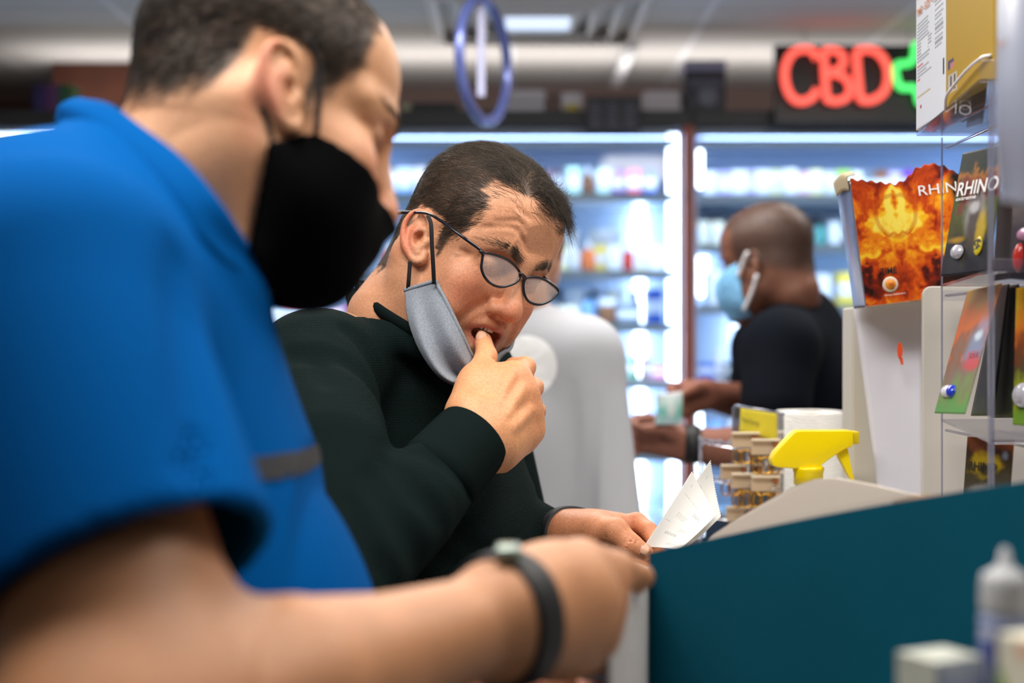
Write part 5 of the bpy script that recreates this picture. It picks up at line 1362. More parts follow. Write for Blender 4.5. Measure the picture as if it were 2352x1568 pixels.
def build_hoodie_person():
    root = thing('person', 'person in pale grey sweatshirt with white round print, seen from behind', 'person', (0.06, 2.6, 0.0))
    SKn = srgb(190, 140, 112)
    c = np.array([0.02, 2.6])
    R = rotm(75, 12, 0); T = np.array([0.015, 2.64, 1.66])
    wld = lambda p: np.asarray(p) @ R.T + T
    loc = lambda p: (np.array(p) - T) @ R
    S = SDF((-0.17, -0.14, -0.22), (0.14, 0.14, 0.15), 0.0045)
    head_prims(S)
    S.chain([(-0.03, 0, -0.01), (-0.045, 0, -0.06), loc((c[0], c[1], 1.48))], [0.06, 0.058, 0.06], 0.03)
    V, F = S.mesh(); C = np.tile(np.array(SKn), (len(V), 1))
    w = smoothstep(0.06, 0.03, V[:, 0]) * smoothstep(-0.02, 0.01, V[:, 2] - V[:, 0] * 0.45)
    C = mixc(C, (0.02, 0.015, 0.012), w)
    shL, shR = np.array([-0.16, 2.62, 1.45]), np.array([0.125, 2.56, 1.45])
    H = SDF((-0.35, 2.2, 0.8), (0.36, 2.9, 1.55), 0.008)
    H.ell((*c, 1.3), (0.16, 0.1, 0.2), 0); H.ell((*c, 1.05), (0.15, 0.1, 0.2), 0.05); H.cone((*c, 1.4), (*c, 1.5), 0.06, 0.055, 0.03)
    aR = [shR, np.array([0.165, 2.52, 1.16]), np.array([0.16, 2.72, 1.0])]; aL = [shL, np.array([-0.2, 2.64, 1.16]), np.array([-0.14, 2.84, 1.05])]
    for a in (aR, aL):
        H.chain(a, [0.05, 0.045, 0.028], 0.03)
        d = (a[2] - a[1]) / np.linalg.norm(a[2] - a[1])
        for i in range(4):
            m = a[2] + d * 0.08 + np.array([0, 0, 0.027 - 0.018 * i]); H.chain([a[2], m], [0.022, 0.0135], 0.012); H.chain([m, m + d * 0.04, m + d * 0.055 + [0, 0, -0.025]], [0.0115, 0.011, 0.009], 0.004)
        H.chain([a[2], a[2] + d * 0.05 + [-0.03, 0, 0.02], a[2] + d * 0.09 + [-0.035, 0, 0.015]], [0.018, 0.013, 0.0095], 0.01)
    Vh, Fh = H.mesh(); Ch = np.tile(np.array(SKn), (len(Vh), 1))
    V_, F_, C_ = join_arrays([(wld(V), F, C), (Vh, Fh, Ch)])
    put(obj('body', mesh_np('body', V_, F_, M['skin'], True, C_)), root)
    n = 9000; rs = np.random.RandomState(4)
    roots = sample_surface(V, F, n, w + 1e-9, rs); nr = S.normal(roots, 0.006); d = np.stack([-np.ones(n) * .4, 0 * nr[:, 0], -.5 * np.ones(n)], 1); d -= nr * (d * nr).sum(1)[:, None]; d /= np.linalg.norm(d, axis=1)[:, None] + 1e-6
    put(strands('hair', wld(roots), d @ R.T, nr @ R.T, 0.015, 0.004, M['hair'], None, 0.0003, 3, 0.1, rs, np.tile(np.array((0.02, 0.015, 0.012)), (n, 1))), root)
    Q = SDF((-0.36, 2.2, 0.82), (0.36, 2.9, 1.58), 0.007)
    Q.ell((*c, 1.3), (0.18, 0.125, 0.22), 0); Q.ell((*c, 1.05), (0.18, 0.13, 0.22), 0.06)
    Q.cone(shR, (*c, 1.47), 0.072, 0.075, 0.05); Q.cone(shL, (*c, 1.47), 0.072, 0.075, 0.05)
    Q.chain(aR, [0.075, 0.066, 0.042], 0.025); Q.chain(aL, [0.075, 0.066, 0.042], 0.025)
    for pts, w in (([(0.1, 2.46, 1.4), (0.11, 2.46, 1.25), (0.115, 2.44, 1.1), (0.118, 2.44, 0.98)], 0.022), ([(0.15, 2.44, 1.38), (0.135, 2.44, 1.28), (0.12, 2.44, 1.18)], 0.01), ([(-0.06, 2.46, 1.2), (0.02, 2.46, 1.15), (0.08, 2.45, 1.05)], 0.014)):
        Q.crease(pts, w, 0.2, k=0.02)
    for a in (aR, aL):
        d = (a[2] - a[1]) / np.linalg.norm(a[2] - a[1]); Q.cone(a[2] + d * 0.005, a[2] + d * 0.08, 0.05, 0.05, 0.003, 'sub')
    Q.plane([0, 0, 0.88], [0, 0, -1])
    V2, F2 = Q.mesh()
    sw = put(obj('sweatshirt', mesh_np('sweatshirt', V2, F2, mat('pale_grey_fleece', srgb(180, 182, 190), rough=0.95))), root)
    PV, nr_, na_ = [], 8, 48
    for i in range(nr_ + 1):
        for j in range(na_):
            PV.append((0.025 + 0.054 * i / nr_ * math.cos(j * 2 * math.pi / na_), 2.3, 1.437 + 0.054 * i / nr_ * math.sin(j * 2 * math.pi / na_)))
    PV = np.array(PV); ys = np.linspace(2.3, 2.66, 120); best = np.full(len(PV), 2.5)
    for yv in ys[::-1]:
        p_ = PV.copy(); p_[:, 1] = yv; best = np.where(Q.sample(p_) < 0.0, yv, best)
    PV[:, 1] = best; PV = PV - np.outer(Q.sample(PV), [0, -1, 0]) * 0.5; PV[:, 1] -= 0.003
    PF = np.array([(i * na_ + j, i * na_ + (j + 1) % na_, (i + 1) * na_ + (j + 1) % na_, (i + 1) * na_ + j) for i in range(nr_) for j in range(na_)])
    pr = put(obj('round_print', mesh_np('round_print', PV, PF, mat('white_print', (0.85, 0.86, 0.88), rough=0.7))), sw); tag(pr, 'white round print on the back')
    legs_and_shoes(root, [c[0], c[1], 0.88], (0.25, 0.97), mat('grey_jeans', (0.1, 0.11, 0.13), rough=0.9), 0.93)
build_hoodie_person()
# ------------------------------------------------------------------ counter and what stands on it
CTOP = 1.1
t = thing('counter', 'white laminate shop counter in front of the two men', 'counter', (0.85, 1.55, 0))
lam = mat('laminate', srgb(188, 184, 180), rough=0.35)
def cbox(n, lo, hi, m, bev=0.004): return put(box(n, lo, hi, m, None, bev), t)
cbox('worktop', (0.17, 0.55, CTOP - 0.035), (1.9, 2.43, CTOP), lam)
cbox('front_panel', (0.22, 0.6, 0.08), (1.85, 2.4, CTOP - 0.035), mat('counter_body', srgb(90, 84, 80), rough=0.6))
cbox('plinth', (0.26, 0.64, 0.0), (1.8, 2.36, 0.08), M['header'])
M['print'] = mat('printed_card', rough=0.5, spec=0.3, use_col=True)
M['print_matt'] = mat('printed_matt', rough=0.6, use_col=True)

def quad_panel(name, TL, TR, BR, BL, fn, nu=60, nv=60, material=None, thick=0.001, bulge=0.0, parent=None, edge=None):
    "a printed panel between four corners; fn(u, v) gives the printed colour, u right, v down"
    u, v = np.meshgrid(np.linspace(0, 1, nu), np.linspace(0, 1, nv), indexing='ij')
    TL, TR, BR, BL = map(np.array, (TL, TR, BR, BL))
    Pn = (1 - u[..., None]) * ((1 - v[..., None]) * TL + v[..., None] * BL) + u[..., None] * ((1 - v[..., None]) * TR + v[..., None] * BR)
    n = np.cross(TR - TL, BL - TL); n = n / np.linalg.norm(n); n = -n if n[1] > 0 else n
    if bulge: Pn = Pn + (n * bulge) * (np.sin(math.pi * u) * np.sin(math.pi * v))[..., None]
    if edge is not None: Pn = edge(u, v, Pn)
    col = fn(u.ravel(), v.ravel())
    F = np.array([(i * nv + j, (i + 1) * nv + j, (i + 1) * nv + j + 1, i * nv + j + 1) for i in range(nu - 1) for j in range(nv - 1)])
    V = Pn.reshape(-1, 3)
    if np.cross(V[F[0][1]] - V[F[0][0]], V[F[0][2]] - V[F[0][0]]).dot(n) < 0: F = F[:, ::-1]
    me = mesh_np(name, V, F, material or M['print'], True, col)
    o = obj(name, me)
    if thick:
        md = o.modifiers.new('thickness', 'SOLIDIFY'); md.thickness = thick; md.offset = -1
    if parent is not None: put(o, parent)
    return o
def plain(c):
    c = np.array(srgb(*c)); return lambda u, v: np.tile(c, (len(u), 1))
def ramp(x, stops):
    xs = [s[0] for s in stops]; cs = np.array([srgb(*s[1]) for s in stops])
    return np.stack([np.interp(x, xs, cs[:, k]) for k in range(3)], 1)
def fbm(u, v, s, seed=0.0, octv=4):
    out, a, t_ = 0, 1.0, 0
    for k in range(octv):
        out = out + a * vnoise(np.stack([u * s * 2 ** k + seed, v * s * 2 ** k + seed * 1.7, np.full_like(u, seed)], 1), 1.0); t_ += a; a *= 0.55
    return out / t_
def blend(c, col, w): return c * (1 - w[:, None]) + np.array(srgb(*col))[None] * w[:, None]

def flames(u, v):
    "tongues of flame, folded about a vertical axis"
    a = np.abs(u - 0.31)
    wx = fbm(a * 1.2, v, 5, 3.0) - .5; wy = fbm(a * 1.2, v, 4, 9.0) - .5
    n = fbm(a * 1.3 + wx * 0.45, v * 0.9 + wy * 0.45, 5, 5.0, 5)
    heat = 1.25 - 1.5 * np.abs(v - 0.3) - 0.9 * np.maximum(a - 0.3, 0) * 1.6
    heat = np.where(v > 0.62, heat + 0.9 * np.maximum(v - 0.88, 0) * 4, heat)
    x = np.clip(heat * 0.63 + (n - 0.5) * 1.7, 0, 1)
    dark = smoothstep(0.72, 0.8, u + (n - .5) * 0.25) * smoothstep(0.95, 0.8, v)
    c = ramp(x, [(0, (26, 12, 8)), (0.18, (120, 30, 10)), (0.4, (196, 70, 14)), (0.6, (232, 130, 20)), (0.8, (246, 190, 34)), (1, (250, 226, 90))])
    c = blend(c, (22, 20, 20), dark)
    ring = smoothstep(0.02, 0.012, np.abs(np.hypot(a, (v - 0.3) * 0.85) - 0.15)) * 0.5
    c = blend(c, (196, 84, 16), ring * (u < .7))
    zz = np.abs(((a * 14) % 1) - .5) * 0.06
    c = blend(c, (206, 92, 18), 0.7 * smoothstep(0.012, 0.006, np.abs(v - 0.44 - zz)) * (a < .11))
    return c

# --- white leaning board, beige stand behind it
t = thing('beige_stand', 'beige upright plastic stand behind the leaning white board', 'stand', (*P(2040, 0, 1.80)[:2], CTOP))
b0, b1 = P(1957, 700, 1.815), P(2130, 700, 1.815)
beige = mat('beige_plastic', srgb(205, 200, 190), rough=0.45)
put(box('panel', (b0[0], 1.815, CTOP), (b1[0], 1.87, P(0, 705, 1.815)[2]), beige, None, 0.003), t)
t = thing('leaning_board', 'white board with small orange paddle shape, leaning against the beige stand', 'board', (*P(2060, 0, 1.76)[:2], CTOP))
zb = CTOP + 0.002
TLw, TRw = P(1960, 690, 1.808), P(2121, 680, 1.808); BRw = P(2122, 1150, 1.735); BLw = P(2048, 1150, 1.735)
for q in (BRw, BLw): q[2] = zb
BLw[0] = P(2066, 0, 1.735)[0]
bd = quad_panel('board', TLw, TRw, BRw, BLw, plain((214, 214, 226)), 12, 20, M['print_matt'], 0.003, 0.0, t)
oc = P(2066, 805, 1.765)
V = [oc + np.array([math.cos(a) * 0.0035, -0.002, math.sin(a) * 0.0105]) for a in np.linspace(0, 2 * math.pi, 20, endpoint=False)]
pd = mesh_np('paddle_mark', V + [oc + [-.001, -.002, -.009], oc + [.0035, -.002, -.009], oc + [.0045, -.002, -.0175], oc + [.0015, -.002, -.0175]], [tuple(range(20)), (20, 21, 22, 23)], mat('orange_ink', srgb(226, 84, 40), rough=0.5))
put(obj('paddle_mark', pd), t)
# --- flame printed carton (torn open) standing on the stand
t = thing('flame_carton', 'torn open carton with flame print and silver side, standing above the white board', 'carton', tuple(P(2040, 705, 1.74)))
ex = np.array([0.99, 0.04, 0.125]); ex /= np.linalg.norm(ex); ez = np.array([-0.15, 0.0, 0.99]); ez -= ex * ez.dot(ex); ez /= np.linalg.norm(ez); ey = np.cross(ez, ex)
BL = P(1990, 706, 1.735); Wc, Hc, Dc = 0.163, 0.156, 0.055
BLb = BL.copy()
def torn(u, v, Pn):
    h = 0.010 * np.interp(u, [0, .05, .33, .42, .5, .62, .72, .8, 1], [0.2, .0, -1.1, -.7, .5, .9, .4, -.6, -1.6]) + 0.0012 * np.sin(u * 90)
    return Pn + ((1 - v) ** 6 * h)[..., None] * ez
fr_ = quad_panel('front_face', BL + ez * Hc, BL + ex * Wc + ez * Hc, BL + ex * Wc, BL, flames, 150, 150, M['print'], 0.0012, 0.0, t, torn)
silver = mat('silver_foil_card', srgb(190, 195, 215), rough=0.22, metal=0.75)
cut = mat('torn_card', srgb(206, 190, 160), rough=0.9)
sd_ = quad_panel('side_face', BL + ey * Dc + ez * (Hc + 0.004) - ex * 0.003, BL + ez * Hc - ex * 0.0004, BL - ex * 0.0004, BL + ey * Dc, plain((150, 155, 175)), 14, 30, silver, 0.0012, 0.003, t)
quad_panel('back_face', BL + ey * Dc + ez * (Hc - 0.004), BL + ey * Dc + ex * Wc + ez * (Hc - 0.02), BL + ey * Dc + ex * Wc, BL + ey * Dc, plain((170, 156, 130)), 20, 20, M['print_matt'], 0.0012, 0, t)
quad_panel('right_face', BL + ex * Wc + ez * Hc * .94, BL + ex * Wc + ey * Dc + ez * Hc * .92, BL + ex * Wc + ey * Dc, BL + ex * Wc, plain((40, 36, 36)), 6, 12, M['print'], 0.0012, 0, t)
put(box('bottom', (0, 0, 0), (Wc, Dc, 0.0015), cut), t).matrix_local = Matrix(((ex[0], ey[0], ez[0], BL[0] - t.location[0]), (ex[1], ey[1], ez[1], BL[1] - t.location[1]), (ex[2], ey[2], ez[2], BL[2] - t.location[2]), (0, 0, 0, 1)))
tc_ = sheet('torn_flap', [[BL + ez * (Hc - .012) - ex * .002 + ey * .004, BL + ez * (Hc + .004) - ex * .003, BL + ez * (Hc + .006) + ex * .006 - ey * .004], [BL + ez * (Hc - .01) - ex * .005 + ey * .02, BL + ez * (Hc + .009) - ex * .006 + ey * .02, BL + ez * (Hc + .012) + ex * .004 + ey * .01], [BL + ez * (Hc - .014) - ex * .006 + ey * .045, BL + ez * (Hc + .004) - ex * .008 + ey * .045, BL + ez * (Hc + .006) - ex * .001 + ey * .03]], cut, None, 10, 10, 0.001)[0]
put(tc_, t); tag(tc_, 'torn cream card corner')
Fq = lambda u, v: BL + ex * (Wc * u) + ez * (Hc * (1 - v)) - ey * 0.0008
text_on('RHINO', Fq(0.50, 0.185), ex, ez, 0.066, M['ink_white'], t, 0.0125, 'brand_lettering', 0.0006)
text_on('TIME', Fq(0.135, 0.76), ex, ez, 0.0205, M['ink_black'], t, 0.0075, 'lettering', 0.0008, 0, 0.02)
put(lathe_between('badge', Fq(0.2, 0.845), Fq(0.2, 0.845) - ey * 0.001, [(0, 0.0011), (0.0072, 0.001), (0.0098, 0.0004), (0.0098, -0.0002)], mat('badge_cream', srgb(226, 206, 182), rough=0.5), None, 28), t)
put(lathe_between('badge_centre', Fq(0.2, 0.845), Fq(0.2, 0.845) - ey * 0.001, [(0, 0.0016), (0.0062, 0.0015), (0.0064, 0.0008)], mat('badge_orange', srgb(232, 142, 40), rough=0.5), None, 28), t)
text_on('769', Fq(0.182, 0.858), ex, ez, 0.006, mat('ink_red', srgb(170, 40, 20)), t, 0.004, 'lettering', 0.0026)
text_on('(Dietary Supplement)', Fq(0.145, 0.93), ex, ez, 0.026, M['ink_white'], t, 0.0022, 'lettering', 0.0008)
text_on('MALE SEXUAL ENHANCER', Fq(0.50, 0.975), ex, ez, 0.084, M['ink_white'], t, 0.0058, 'lettering', 0.0008)
# --- second beige panel with rounded corner, in front of the carton
def rounded_panel(name, x0, x1, z0, z1, y, thick, r, material, parent, corners=('tl',)):
    pts = []
    def arc(cx, cz, a0, a1): pts.extend([(cx + r * math.cos(a), cz + r * math.sin(a)) for a in np.linspace(a0, a1, 8)])
    pts.append((x0, z0)); pts.append((x1, z0))
    if 'tr' in corners: arc(x1 - r, z1 - r, 0, math.pi / 2)
    else: pts.append((x1, z1))
    if 'tl' in corners: arc(x0 + r, z1 - r, math.pi / 2, math.pi)
    else: pts.append((x0, z1))
    n = len(pts); V = [(p[0], y, p[1]) for p in pts] + [(p[0], y + thick, p[1]) for p in pts]
    F = [tuple(range(n)), tuple(range(2 * n - 1, n - 1, -1))] + [(i, i + n, (i + 1) % n + n, (i + 1) % n) for i in range(n)]
    o = obj(name, mesh_np(name, V, F, material, False))
    md = o.modifiers.new('bevel', 'BEVEL'); md.width = 0.0015; md.segments = 2; md.limit_method = 'ANGLE'
    return put(o, parent) if parent is not None else o
t = thing('beige_holder', 'beige plastic holder with rounded corner just right of the white board', 'holder', (*P(2200, 0, 1.70)[:2], CTOP))
rounded_panel('panel', P(2119, 0, 1.685)[0], P(2420, 0, 1.685)[0], CTOP, P(0, 657, 1.685)[2], 1.685, 0.006, 0.011, beige, t)
put(box('foot', (P(2130, 0, 1.7)[0], 1.69, CTOP), (P(2400, 0, 1.7)[0], 1.725, CTOP + 0.006), beige, None, 0.002), t)

# --- clear acrylic rack
t = thing('acrylic_rack', 'clear acrylic counter rack with three tiers of hanging packets', 'rack', (0.72, 1.48, CTOP))
ac = M['acrylic']
edge = glass_thin('acrylic_edge', 0.38, tint=(0.9, 0.9, 0.97), hazecol=(0.42, 0.43, 0.56), gloss=0.12)
pb, pf = P(2163, 0, 1.655), P(2276, 0, 1.30)
ztop, z2, z3 = P(0, 306, 1.62)[2], P(0, 659, 1.655)[2], P(0, 968, 1.655)[2]
def vpane(name, a, b, z0, z1, th, m):
    a, b = np.array(a[:2]), np.array(b[:2]); d = (b - a) / np.linalg.norm(b - a); n = np.array([-d[1], d[0]]) * th / 2
    V = [(*(p + s * n), z) for z in (z0, z1) for p, s in ((a, 1), (b, 1), (b, -1), (a, -1))]
    F = [(0, 1, 2, 3), (7, 6, 5, 4), (0, 4, 5, 1), (1, 5, 6, 2), (2, 6, 7, 3), (3, 7, 4, 0)]
    return put(obj(name, mesh_np(name, V, F, m, False)), t)
vpane('side_pane', (0.98, 1.655), (0.98, 1.3), CTOP, ztop, 0.003, ac)
for p in (pb, pf): put(box('pane_edge', (p[0] - (0.0008 if p is pb else 0.0025), p[1] - 0.002, CTOP), (p[0] + (0.0008 if p is pb else 0.0025), p[1] + 0.001, ztop), edge), t)
def shelf(z, x0b, x0f, xr=0.98, yb=1.655, yf=1.30, name='shelf', lip=0.012):
    V = [(x0b, yb, z), (x0f, yf, z), (xr, yf, z), (xr, yb, z)]; V += [(x, y, zz + 0.003) for x, y, zz in V]
    put(obj(name, mesh_np(name, V, [(3, 2, 1, 0), (4, 5, 6, 7), (0, 1, 5, 4), (1, 2, 6, 5), (2, 3, 7, 6), (3, 0, 4, 7)], ac, False)), t)
    put(box('shelf_lip', (x0f, yf - 0.002, z), (xr, yf + 0.001, z + lip), ac, None, 0.0006), t)
    put(box('shelf_edge', (x0b, yb, z), (xr, yb + 0.002, z + 0.003), edge), t)
shelf(z2, pb[0], pf[0]); shelf(z3, pb[0], pf[0])
shelf(ztop, P(2106, 0, 1.64)[0], P(2250, 0, 1.30)[0], 0.98, 1.64, 1.30, 'top_shelf', 0.02)
for z in (z2 - 0.01, z3 - 0.01, ztop - 0.012):
    for xx in (0.505, 0.56, 0.64, 0.74, 0.86):
        put(tube('peg', [(xx, 1.655, z), (xx, 1.40, z), (xx, 1.385, z + 0.01)], 0.0016, edge, None, 6), t)
put(box('back_bar', (pb[0], 1.652, z2 - 0.016), (0.98, 1.656, z2 - 0.004), ac), t)
# --- the two cartons on the rack's top shelf
def lines_art(base, items):
    def fn(u, v):
        c = np.tile(np.array(srgb(*base)), (len(u), 1))
        for (u0, u1, v0, v1, col) in items: c = blend(c, col, ((u > u0) & (u < u1) & (v > v0) & (v < v1)).astype(float))
        return c
    return fn
rl = random.Random(4)
it = [(0.05, 0.05 + rl.uniform(.35, .52), .30 + .022 * k, .309 + .022 * k, (150, 155, 165)) for k in range(12)] + [(0.66, 0.66 + rl.uniform(.2, .28), .24 + .018 * k, .247 + .018 * k, (150, 155, 165)) for k in range(18)] + \
     [(.05, .05 + rl.uniform(.3, .5), .60 + .024 * k, .609 + .024 * k, (160, 160, 168)) for k in range(3)] + [(.05, .24, .575, .586, (205, 70, 70)), (.05, .14, .67, .681, (205, 70, 70)), (.05, .5, .78, .789, (190, 170, 120)), (.05, .42, .80, .808, (150, 150, 160)), (.14, .2, .845, .87, (170, 40, 60)), (.05, .62, .945, .953, (170, 150, 180))] + \
     [(.8 + .018 * k, .808 + .018 * k, .66, .755, (60, 62, 72)) for k in range(9)] + [(.17, .42, .43, .52, (226, 230, 238)), (.7, .95, .0, .03, (90, 60, 110))]
t2 = thing('white_carton', 'white printed carton with orange headline on the rack top shelf beside the yellow one', 'carton', tuple(P(2140, 300, 1.6)))
def carton4(th, name_front, bl, br, h, depth, fn, side_c, mat_=None, nu=60, nv=90):
    "an upright carton from its two front foot points"
    bl, br = np.array(bl), np.array(br); x = (br - bl); w = np.linalg.norm(x); x /= w; y = np.cross([0, 0, 1], x); z = np.array([0, 0, 1.0])
    if y[:2].dot((bl + br)[:2]) < 0: y = -y
    f = quad_panel(name_front, bl + z * h, br + z * h, br, bl, fn, nu, nv, mat_ or M['print'], 0.0008, 0, th)
    for nm, a, b in (('side_face', bl + y * depth, bl), ('side_face', br, br + y * depth), ('back_face', br + y * depth, bl + y * depth)):
        V = [a, b, b + z * h, a + z * h]; put(obj(nm, mesh_np(nm, V, [(0, 1, 2, 3)], side_c, False)), th)
    for nm, dz in (('bottom_face', 0.0), ('top_face', h)):
        V = [bl + z * dz, br + z * dz, br + y * depth + z * dz, bl + y * depth + z * dz]; put(obj(nm, mesh_np(nm, V, [(0, 1, 2, 3)], side_c, False)), th)
    return x, y, z, w
zt = ztop + 0.0035
fl_, fr2 = P(2106, 0, 1.625), P(2174, 0, 1.49); fl_[2] = fr2[2] = zt
x_, y_, z_, w_ = carton4(t2, 'front_face', fl_, fr2, 0.17, 0.06, lines_art((222, 226, 236), it), mat('white_print_card', srgb(214, 218, 230), rough=0.4))
orng = mat('ink_orange', srgb(206, 120, 50), rough=0.5)
text_on('TIME • SIZE • STAMINA', fl_ + x_ * w_ * .04 + z_ * 0.128, x_, z_, w_ * .95, orng, t2, 0.008, 'headline', 0.002, 0, 0.01)
text_on('Herbal formula', fl_ + x_ * w_ * .06 + z_ * 0.146, x_ + z_ * .9, z_, w_ * .42, orng, t2, 0.006, 'headline', 0.002)
t3 = thing('yellow_carton', 'mustard yellow carton at the front of the rack top shelf', 'carton', tuple(P(2220, 240, 1.45)))
yl, yr = P(2175, 0, 1.485), P(2284, 0, 1.335); yl[2] = yr[2] = zt
ya = lines_art((176, 140, 8), [(.04, .17, .70, .755, (70, 60, 100)), (.09, .17, .72, .755, (190, 120, 120)), (.05, .25, .79, .9, (190, 180, 170))] + [(.07 + .022 * k, .08 + .022 * k, .80, .89, (60, 55, 60)) for k in range(8)] + [(.66, .82, .33, .355, (70, 56, 10)), (.7, .84, .31, .33, (70, 56, 10)), (.86, .862, 0, 1, (150, 116, 6))])
x_, y_, z_, w_ = carton4(t3, 'front_face', yl, yr, 0.17, 0.05, ya, mat('mustard_card', srgb(168, 134, 10), rough=0.35))
text_on('PLATINUM', yl + x_ * w_ * .1 + z_ * .125, x_, z_, w_ * .7, mat('ink_olive', srgb(130, 104, 10), rough=0.4), t3, 0.012, 'headline', 0.002)
gleam = tube('film_edge_gleam', spline([yl + x_ * w_ * a + z_ * b - y_ * c for a, b, c in ((.03, .002, .003), (.12, .012, .006), (.3, .018, .007), (.6, .026, .007), (.85, .03, .005), (.97, .029, .002))], 30), 0.0016, mat('film_gleam_white', (0.9, 0.9, 0.95), rough=0.15), None, 8)  # white colour stands in for the bright reflection along the film edge
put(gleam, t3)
# --- hanging blister cards
def blister(label, TL, TR, BR, BL, fn, extras, group=None, name='blister_card', nu=50, nv=80):
    TL, TR, BR, BL = map(np.array, (TL, TR, BR, BL))
    o = thing(name, label, 'packet', tuple((TL + TR + BR + BL) / 4))
    if group: o['group'] = group
    quad_panel('card', TL, TR, BR, BL, fn, nu, nv, M['print'], 0.0012, 0, o)
    q = lambda u, v, out=0.001: (1 - v) * ((1 - u) * TL + u * TR) + v * ((1 - u) * BL + u * BR) + n * out
    n = np.cross(BL - TL, TR - TL); n /= np.linalg.norm(n); n = -n if n[1] > 0 else n
    for kind, *a in extras:
        if kind == 'text':
            s, u, v, w, h, m = a; put_x = (TR - TL) / np.linalg.norm(TR - TL); put_y = (TL - BL) / np.linalg.norm(TL - BL)
            text_on(s, q(u, v), put_x, put_y, w * np.linalg.norm(TR - TL), m, o, h, 'lettering', 0.0008, 0, 0.015)
        elif kind == 'dome':
            u, v, r1, r2, m, nm = a
            e1 = (TR - TL) / np.linalg.norm(TR - TL); e2 = (TL - BL) / np.linalg.norm(TL - BL); th = np.linspace(0, 2 * math.pi, 24, endpoint=False)
            V, F = [], []
            for k, f in enumerate((1.0, 0.92, 0.7, 0.35)):
                V += [q(u, v, 0.0006 + min(0.0075, 0.75 * min(r1, r2)) * (0.25 if nm == 'roundel' else 1) * math.sqrt(max(0, 1 - f * f)) + (0.0 if k else 0)) + e1 * r1 * f * math.cos(x) + e2 * r2 * f * math.sin(x) for x in th]
            V.append(q(u, v, 0.0008 + min(0.0075, 0.75 * min(r1, r2)) * (0.25 if nm == 'roundel' else 1)))
            for k in range(3): F += [(k * 24 + i, k * 24 + (i + 1) % 24, k * 24 + 24 + (i + 1) % 24, k * 24 + 24 + i) for i in range(24)]
            F += [(72 + i, 72 + (i + 1) % 24, 96) for i in range(24)]
            put(obj(nm, mesh_np(nm, V, F, m)), o)
    return o
def art_card(seed, tones, blobs=()):
    def fn(u, v):
        n = fbm(u * 1.2, v * 1.8, 4, seed, 4) - .5; x = np.clip(v + n * 0.5, 0, 1)
        c = ramp(x, tones)
        for (cu, cv, ru, rv, col, k) in blobs:
            d = np.hypot((u - cu) / ru, (v - cv) / rv) + n * 0.9
            c = blend(c, col, k * smoothstep(1.35, 0.45, d))
        return c
    return fn
clearp = mat('clear_blister', srgb(200, 200, 212), rough=0.1, spec=0.8, metal=0.2)
bluep = mat('blue_capsule', srgb(34, 60, 190), rough=0.15, spec=0.8)
redp = mat('red_capsule', srgb(190, 50, 46), rough=0.2)
blister('dark blister card with white lettering and yellow roundel, top hanging packet of the rack', P(2211, 352, 1.45), P(2306, 330, 1.37), P(2272, 622, 1.36), P(2160, 634, 1.44),
        art_card(2.0, [(0, (24, 34, 30)), (.10, (30, 40, 30)), (.15, (160, 100, 20)), (.22, (116, 44, 26)), (.36, (104, 44, 28)), (.42, (70, 80, 20)), (.7, (62, 58, 14)), (.8, (36, 36, 44)), (1, (18, 20, 34))],
                 [(.55, .52, .22, .17, (150, 148, 150), .9), (.55, .6, .14, .2, (66, 54, 50), .9), (.52, .47, .1, .05, (196, 196, 200), .8), (.72, .66, .1, .16, (190, 160, 20), .8), (.2, .72, .2, .03, (170, 130, 10), .9)]),
        [('text', 'RHINO', .08, .36, .98, .014, M['ink_white']), ('text', 'extreme', .08, .40, .5, .004, M['ink_white']), ('dome', .3, .82, .011, .0075, clearp, 'blister'), ('dome', .72, .79, .0075, .0095, mat('yellow_disc', srgb(196, 176, 30), rough=0.4), 'roundel'), ('text', '$', .63, .83, .18, .012, M['ink_black'])])
blister('narrow black blister card behind the acrylic upright', P(2296, 440, 1.42), P(2332, 432, 1.36), P(2322, 640, 1.36), P(2284, 645, 1.42), art_card(7.0, [(0, (18, 18, 20)), (.7, (22, 20, 22)), (1, (40, 22, 20))]), [])
blister('dark blister card with red and pink capsules at the right edge of the photo', P(2326, 470, 1.34), P(2440, 440, 1.24), P(2430, 650, 1.24), P(2318, 640, 1.34), art_card(9.0, [(0, (96, 84, 84)), (.3, (60, 50, 56)), (.6, (46, 40, 48)), (1, (24, 24, 34))]),
        [('dome', .3, .42, .014, .006, mat('pink_capsule', srgb(196, 140, 176), rough=0.2), 'capsule'), ('dome', .22, .72, .008, .014, redp, 'capsule')])
blister('orange and green blister card with a blue and white capsule, middle tier of the rack', P(2222, 668, 1.48), P(2300, 650, 1.40), P(2214, 950, 1.36), P(2146, 948, 1.44),
        art_card(4.0, [(0, (150, 110, 40)), (.15, (170, 96, 50)), (.35, (190, 92, 36)), (.5, (130, 84, 60)), (.7, (120, 104, 92)), (.85, (110, 130, 70)), (1, (86, 140, 70))],
                 [(.75, .45, .3, .18, (120, 140, 176), .8), (.8, .62, .25, .06, (196, 60, 60), .8), (.75, .4, .15, .05, (206, 220, 230), .8)]),
        [('dome', .28, .83, .0135, .0068, mat('white_capsule', srgb(220, 222, 232), rough=0.12, spec=0.8), 'capsule'), ('dome', .42, .83, .0085, .0072, bluep, 'capsule'), ('text', 'XXX', .62, .57, .3, .006, mat('ink_crimson', srgb(190, 40, 40)))])
olv = art_card(6.0, [(0, (44, 30, 26)), (.4, (18, 15, 15)), (.8, (16, 15, 17)), (1, (50, 62, 24))])
